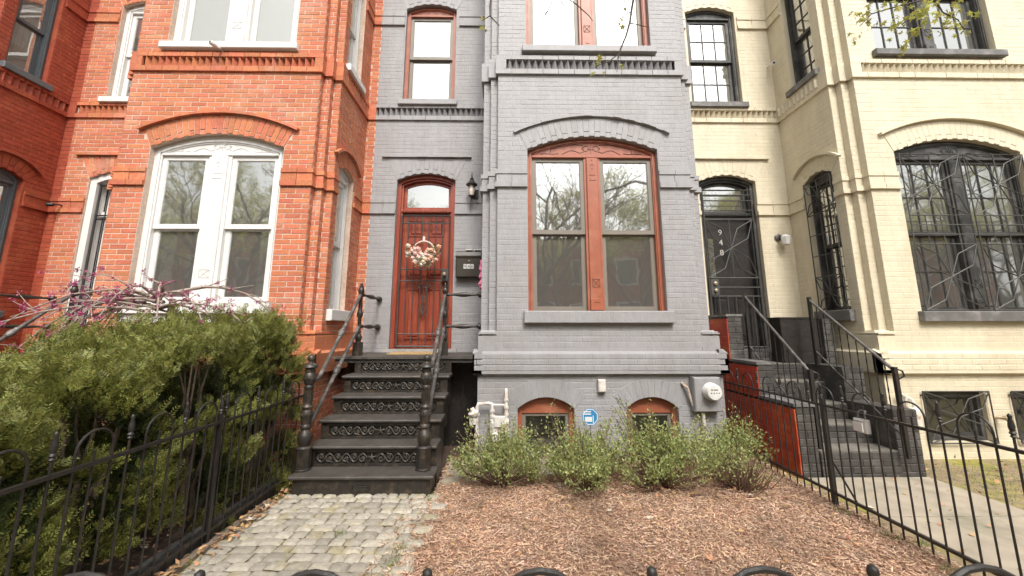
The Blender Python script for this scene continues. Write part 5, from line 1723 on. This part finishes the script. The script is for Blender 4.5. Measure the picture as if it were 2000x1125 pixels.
np_mesh('blossom', V, Q, MT['blossom'], rb, origin=(-3.62, 4.30, 0))['kind'] = 'stuff'

# ------------------------------------------------------------ street trees (one reaches into view from above)
MT['spring'] = leaf_mat('spring_leaves', (.42, .42, .11), var=.3, hue=.02, trans=.5)
MT['trunk'] = mat('street_tree_bark', (.075, .06, .05), rough=.9, var=.3, scale=12, bump=.6, bscale=30)


def tree(x, y, h, seed, label, spread=1.0, nl=2600, twigs=None, bias=(0, 0), big=1.0, fork=.34):
    T_ = thing('street_tree', (x, y, 0), label, 'tree', 'street trees')
    r = random.Random(seed); g = np.random.default_rng(seed)
    tr = MB(); tr.tube([(x, y, -.05), (x + .02, y, .4), (x - .04, y + .02, h * fork * .55), (x, y, h * fork)], [.20, .15, .13, .11], 10); tr.build('trunk', MT['trunk'], T_, smooth=True)
    br = MB(); ends = []
    def grow(p, d, L, rad, lev):
        k = 4; pts = [p]
        for i in range(k):
            d = (d + Vector((r.uniform(-.22, .22) + bias[0] * .06, r.uniform(-.22, .22) + bias[1] * .06, r.uniform(-.10, .16)))).normalized()
            pts.append(pts[-1] + d * (L / k))
        br.tube(pts, [rad * (1 - .45 * i / k) for i in range(k + 1)], 6 if lev < 2 else 4, caps=False)
        if lev >= 3: ends.append((pts[2], pts[-1])); return
        for i in range(3 if lev < 2 else 4):
            q = pts[r.choice([2, 3, 4])]
            dd = (d + Vector((r.uniform(-1, 1), r.uniform(-1, 1), r.uniform(-.25, .6))) * .85).normalized()
            grow(q, dd, L * r.uniform(.55, .8), rad * .55, lev + 1)
    for i in range(6):
        a = i * 1.05 + r.uniform(-.3, .3)
        grow(Vector((x, y, h * fork - .02 * i)), Vector((math.cos(a) * .75 * spread, math.sin(a) * .75 * spread, .8)).normalized(), h * .27, .07, 0)
    if twigs:
        for pts, rad in twigs: br.tube([Vector(p) for p in pts], [rad * (1 - .7 * i / len(pts)) for i in range(len(pts))], 5, caps=False)
    br.build('branches', MT['trunk'], T_)
    if nl and ends:
        E_ = np.array([[*a, *b] for a, b in ends]); k = g.integers(0, len(E_), nl); t = g.uniform(0, 1.1, nl)[:, None]
        P = E_[k, :3] * (1 - t) + E_[k, 3:] * t + g.normal(0, .07 * big * big, (nl, 3))
        D = unit(g.normal(size=P.shape) + np.array([0, 0, -.4])); S = unit(np.cross(D, g.normal(size=P.shape)))
        V, Q = leaf_quads(P, D, S, g.uniform(.05, .10, nl) * big, g.uniform(.03, .05, nl) * big)
        np_mesh('crown', V, Q, MT['spring'], T_, origin=(x, y, 0))['kind'] = 'stuff'
    return T_


tw = []
hub = (1.6, .6, 4.9)
def twig(pts, rad=.008): tw.append((pts, rad))
limb0 = (0.9, -1.6, 3.4)
twig([(1.2, -2.6, 2.9), (1.1, -1.4, 4.0), (1.05, .2, 4.75), (1.0, 1.6, 4.60), (.95, 2.35, 4.25)], .05)
twig([(1.1, -1.4, 4.0), (2.2, .2, 4.9), (2.9, 1.6, 4.75), (3.05, 2.4, 4.30)], .045)
twig([(1.05, .2, 4.75), (.4, 1.4, 4.70), (.1, 2.3, 4.30)], .03)
twig([(.1, 2.3, 4.30), (-.10, 2.4, 4.0), (-.121, 2.4, 3.72), (-.12, 2.4, 3.65), (-.055, 2.4, 3.573)], .008)
twig([(-.12, 2.4, 3.65), (-.174, 2.4, 3.612)], .004)
twig([(.1, 2.3, 4.30), (.35, 2.4, 3.85), (.29, 2.4, 3.70), (.206, 2.4, 3.54)], .006)
twig([(.35, 2.4, 3.85), (.405, 2.4, 3.72), (.36, 2.4, 3.62), (.328, 2.4, 3.575)], .005)
twig([(.35, 2.4, 3.85), (.49, 2.4, 3.75), (.576, 2.4, 3.66), (.60, 2.4, 3.62)], .005)
twig([(.29, 2.4, 3.70), (.26, 2.42, 3.68), (.20, 2.42, 3.66)], .003)
twig([(.95, 2.35, 4.25), (.93, 2.4, 3.95), (.88, 2.4, 3.71), (.862, 2.4, 3.605), (.83, 2.4, 3.50), (.788, 2.4, 3.40), (.77, 2.4, 3.33)], .011)
twig([(.878, 2.4, 3.70), (.80, 2.4, 3.64), (.74, 2.4, 3.65)], .004)
twig([(.862, 2.4, 3.605), (.93, 2.4, 3.59), (1.0, 2.4, 3.57)], .004)
twig([(.77, 2.4, 3.36), (.70, 2.4, 3.30), (.62, 2.4, 3.27), (.60, 2.4, 3.25)], .004)
twig([(.77, 2.4, 3.36), (.76, 2.4, 3.27), (.754, 2.4, 3.22)], .004)
twig([(3.05, 2.4, 4.30), (3.05, 2.4, 3.95), (2.99, 2.4, 3.82), (2.90, 2.4, 3.70), (2.81, 2.4, 3.62)], .010)
twig([(2.99, 2.4, 3.82), (2.75, 2.4, 3.75), (2.60, 2.4, 3.70), (2.50, 2.4, 3.60)], .006)
twig([(3.05, 2.4, 3.95), (3.12, 2.4, 3.72), (3.22, 2.4, 3.66), (3.25, 2.4, 3.58)], .006)
twig([(2.90, 2.4, 3.70), (2.84, 2.4, 3.52), (2.81, 2.4, 3.45)], .004)
T1 = tree(1.2, -2.7, 8.5, 41, 'street tree behind the camera whose leafy twigs hang into the top of the view', nl=2600, twigs=tw)
# young star-shaped leaves on the hanging twigs
spots = [(-.174, 3.612), (-.19, 3.57), (-.16, 3.63), (.834, 3.769), (.85, 3.75), (.822, 3.666), (.82, 3.64), (.597, 3.254), (.60, 3.22), (.666, 3.216), (.754, 3.213), (.62, 3.28)]
cl = [(2.479, 3.687, 4), (2.497, 3.563, 4), (2.597, 3.70, 7), (2.749, 3.74, 6), (2.806, 3.65, 8), (2.888, 3.69, 6), (2.914, 3.63, 7), (2.808, 3.445, 5), (3.107, 3.674, 7), (3.215, 3.655, 7), (3.236, 3.573, 4), (3.128, 3.592, 4), (2.985, 3.78, 6), (3.06, 3.80, 5), (2.70, 3.62, 4), (2.85, 3.56, 4), (3.0, 3.66, 5), (2.66, 3.78, 5), (3.2, 3.78, 5)]
g = random.Random(9)
for x, z, k in cl:
    for i in range(k): spots.append((x + g.gauss(0, .045), z + g.gauss(0, .035)))
m = MB()
for x, z in spots:
    c = Vector((x, 2.4 + g.gauss(0, .04), z))
    for j in range(2):
        n_ = Vector((g.uniform(-1, 1), g.uniform(-1.2, .2), g.uniform(-.6, 1))).normalized(); u = n_.orthogonal().normalized(); v = n_.cross(u)
        a0 = g.uniform(0, 6.28); s = g.uniform(.016, .030)
        pts = []
        for q in range(10):
            rr = s * (1.0 if q % 2 == 0 else .42); a = a0 + q * math.pi / 5
            pts.append(c + (u * math.cos(a) + v * math.sin(a)) * rr + n_ * (-.006 if q % 2 == 0 else 0))
        m.add([c] + pts, [(0, 1 + q, 1 + (q + 1) % 10) for q in range(10)])
        c = c + Vector((g.uniform(-.02, .02), g.uniform(-.02, .02), g.uniform(-.03, .0)))
m.build('young_leaves', MT['spring'], T1)['kind'] = 'stuff'
tree(-8.6, -2.6, 8.0, 43, 'street tree left behind the camera on the near tree lawn', nl=7000)
tree(9.6, -2.7, 8.2, 44, 'street tree right behind the camera on the near tree lawn', nl=7000)
ordn = ['first', 'second', 'third', 'fourth', 'fifth', 'sixth', 'seventh', 'eighth', 'ninth', 'tenth', 'eleventh', 'twelfth']
for i, x in enumerate((-27, -22, -17.5, -12.5, -7, -2, 3, 8, 13.5, 19, 24.5, 30)):
    tree(x, -13.0, 12.6 + (i % 3) * 1.2, 50 + i, ordn[i] + ' street tree from the left on the opposite pavement', nl=15000, big=1.5, fork=.19)

# ------------------------------------------------------------ houses across the street (seen in the glass)
MT['opp_pane'] = mat('opposite_pane', (.16, .165, .16), rough=.2)
cols = [(.36, .12, .07), (.50, .42, .32), (.40, .13, .08), (.30, .28, .27), (.42, .16, .10), (.55, .50, .42), (.34, .11, .07)]
names = ['red brick', 'tan', 'orange brick', 'grey', 'rust brick', 'cream', 'dark brick']
for i in range(12):
    x = -33 + i * 6.0
    Hh = thing('opposite_house', (x, -19, 0), ordn[i] + ' house from the left across the street, ' + names[i % 7], 'house', 'houses across the street')
    hgt = 7.6 + (i % 3) * .5
    w = MB(); w.box(x - 2.98, x + 2.98, -26, -18, -.2, hgt); w.box(x - 1.9, x + .9, -18, -17.2, -.2, hgt - .4); w.build('wall', mat('opposite_wall', cols[i % 7], rough=.85, var=.15), Hh)
    c = MB(); c.box(x - 2.99, x + 2.99, -18.3, -17.7, hgt, hgt + .5); c.build('cornice', MT['white'], Hh)
    for z in (1.4, 4.6):
        for xx, yy, ww in ((x - .5, -17.2, 1.6), (x + 2.0, -18.0, .9)):
            f = Fr((xx, yy, 0), (-1, 0, 0), (0, 1, 0))
            p = MB().fbox(f, -ww / 2, ww / 2, z, z + 2.0, 0, .05).build('window', MT['white'], Hh)
            MB().fbox(f, -ww / 2 + .12, ww / 2 - .12, z + .12, z + 1.88, .05, .055).build('pane', MT['opp_pane'], p)

# ------------------------------------------------------------ fallen leaves and tufts
MT['dead_leaf'] = mat('dead_leaf', (.42, .24, .12), rough=.85, var=.2, scale=30, island=.4, hue=.02)
MT['pale_leaf'] = mat('bleached_leaf', (.60, .52, .42), rough=.85, var=.15, scale=30)
g = random.Random(31)


def leaf_mesh(seed, m):
    r = random.Random(seed); mb = MB(); n = 10
    pts = []
    for q in range(n):
        a = q * 2 * math.pi / n; rr = (1.0 if q % 2 == 0 else .55) * r.uniform(.8, 1.1)
        pts.append((rr * math.cos(a) * .5, rr * math.sin(a) * .38, .12 * rr * rr * r.uniform(0, 1.3)))
    mb.add([(0, 0, .02)] + pts, [(0, 1 + q, 1 + (q + 1) % n) for q in range(n)])
    me = bpy.data.meshes.new('fallen_leaf'); me.from_pydata(mb.v, [], mb.f); me.materials.append(m)
    return me


lm = [leaf_mesh(i, MT['dead_leaf'] if i % 3 else MT['pale_leaf']) for i in range(9)]


def leaf(x, y, z, s, lab, grp):
    q = g.randrange(9); pale = q % 3 == 0
    if pale: lab = lab.replace('dry', 'bleached').replace('dead', 'bleached').replace(' brown', ' pale'); grp = 'bleached ' + grp
    o = bpy.data.objects.new('fallen_leaf', lm[q]); COL.objects.link(o)
    o.location = (x, y, z); o.scale = (s, s, s); o.rotation_euler = (g.uniform(-.4, .4), g.uniform(-.4, .4), g.uniform(0, 6.28))
    tag(o, lab, 'leaf', grp)


for i in range(36):
    leaf(g.uniform(-.55, 2.7), g.uniform(1.6, 4.0), .035, g.uniform(.05, .10), 'dry brown leaf lying on the bark mulch', 'leaves on the mulch')
for i in range(12):
    leaf(g.uniform(-2.02, -1.93), g.uniform(2.0, 4.1), .055, g.uniform(.04, .08), 'dry leaf in the litter at the foot of the left fence', 'leaves along the left fence')
for i in range(18):
    leaf(g.uniform(-2.5, -2.15), g.uniform(2.0, 4.0), .05, g.uniform(.05, .10), 'dead leaf on the soil under the hedge', 'leaves under the hedge')
for i in range(22):
    leaf(g.uniform(-.62, -.1), g.uniform(4.1, 5.2), .05, g.uniform(.05, .09), 'dead leaf blown beside the stoop before the dark opening', 'leaves beside the stoop')
for i in range(12):
    leaf(g.uniform(2.95, 6.5), g.uniform(2.4, 4.7), .025, g.uniform(.04, .08), 'dead leaf on the yellow house yard', 'leaves in the yellow yard')
def litter(n, x0, x1, y0, y1, z, seed):
    q = np.random.default_rng(seed)
    P = np.stack([q.uniform(x0, x1, n), q.uniform(y0, y1, n), z + q.uniform(0, .02, n)], -1)
    D = unit(q.normal(size=(n, 3)) * np.array([1, 1, .3])); S = unit(np.cross(D, q.normal(0, .35, (n, 3)) + np.array([0, 0, 1])))
    return leaf_quads(P, D, S, q.uniform(.02, .055, n), q.uniform(.012, .03, n))


Vs, Qs, nv = [], [], 0
for a in ((420, -.5, 2.6, 3.55, 4.5, .03, 1), (300, -2.04, -1.90, 2.2, 4.1, .04, 2), (220, -2.6, -2.14, 2.0, 4.1, .03, 3), (160, -.62, -.05, 4.0, 5.3, .04, 4), (220, -.5, 2.6, 2.0, 3.6, .03, 5), (260, 3.0, 7.0, 2.4, 4.7, .02, 6)):
    v_, q_ = litter(*a); Vs.append(v_); Qs.append(q_ + nv); nv += len(v_)
tag(np_mesh('leaf_litter', np.concatenate(Vs), np.concatenate(Qs), MT['dead_leaf']), 'scattered dry leaf litter on mulch, path edge and soil', 'leaf litter', kind='stuff')
MT['tuft'] = leaf_mat('grass_tuft', (.20, .26, .06), var=.3)
ng = np.random.default_rng(8)
def blades(pts, n, spread, L):
    C = np.repeat(np.array(pts), n, 0); P = C + ng.normal(0, spread, C.shape) * np.array([1, 1, 0]); D = unit(ng.normal(0, .55, P.shape) + np.array([0, 0, 1])); S = unit(np.cross(D, ng.normal(size=P.shape)))
    return leaf_quads(P, D, S, ng.uniform(L * .5, L, len(P)), np.full(len(P), .004))
pts = [(-.66, 3.70, .02), (-.69, 2.9, .02), (-.72, 2.75, .02), (-1.2, 3.1, .02), (-2.0, 2.75, .02), (-1.99, 3.72, .02), (2.72, 3.4, .02), (2.74, 3.0, .02), (2.7, 2.6, .02), (2.85, 2.9, .02)]
V, Q = blades(pts, 46, .03, .06)
V2, Q2 = blades([(x, y, -.005) for x, y in zip(ng.uniform(4.3, 8, 1500), ng.uniform(2.4, 4.6, 1500))], 5, .03, .035)
tag(np_mesh('grass', np.concatenate([V, V2]), np.concatenate([Q, Q2 + len(V)]), MT['tuft']), 'short grass and moss tufts at the path edges and in the yellow yard', 'grass', kind='stuff')
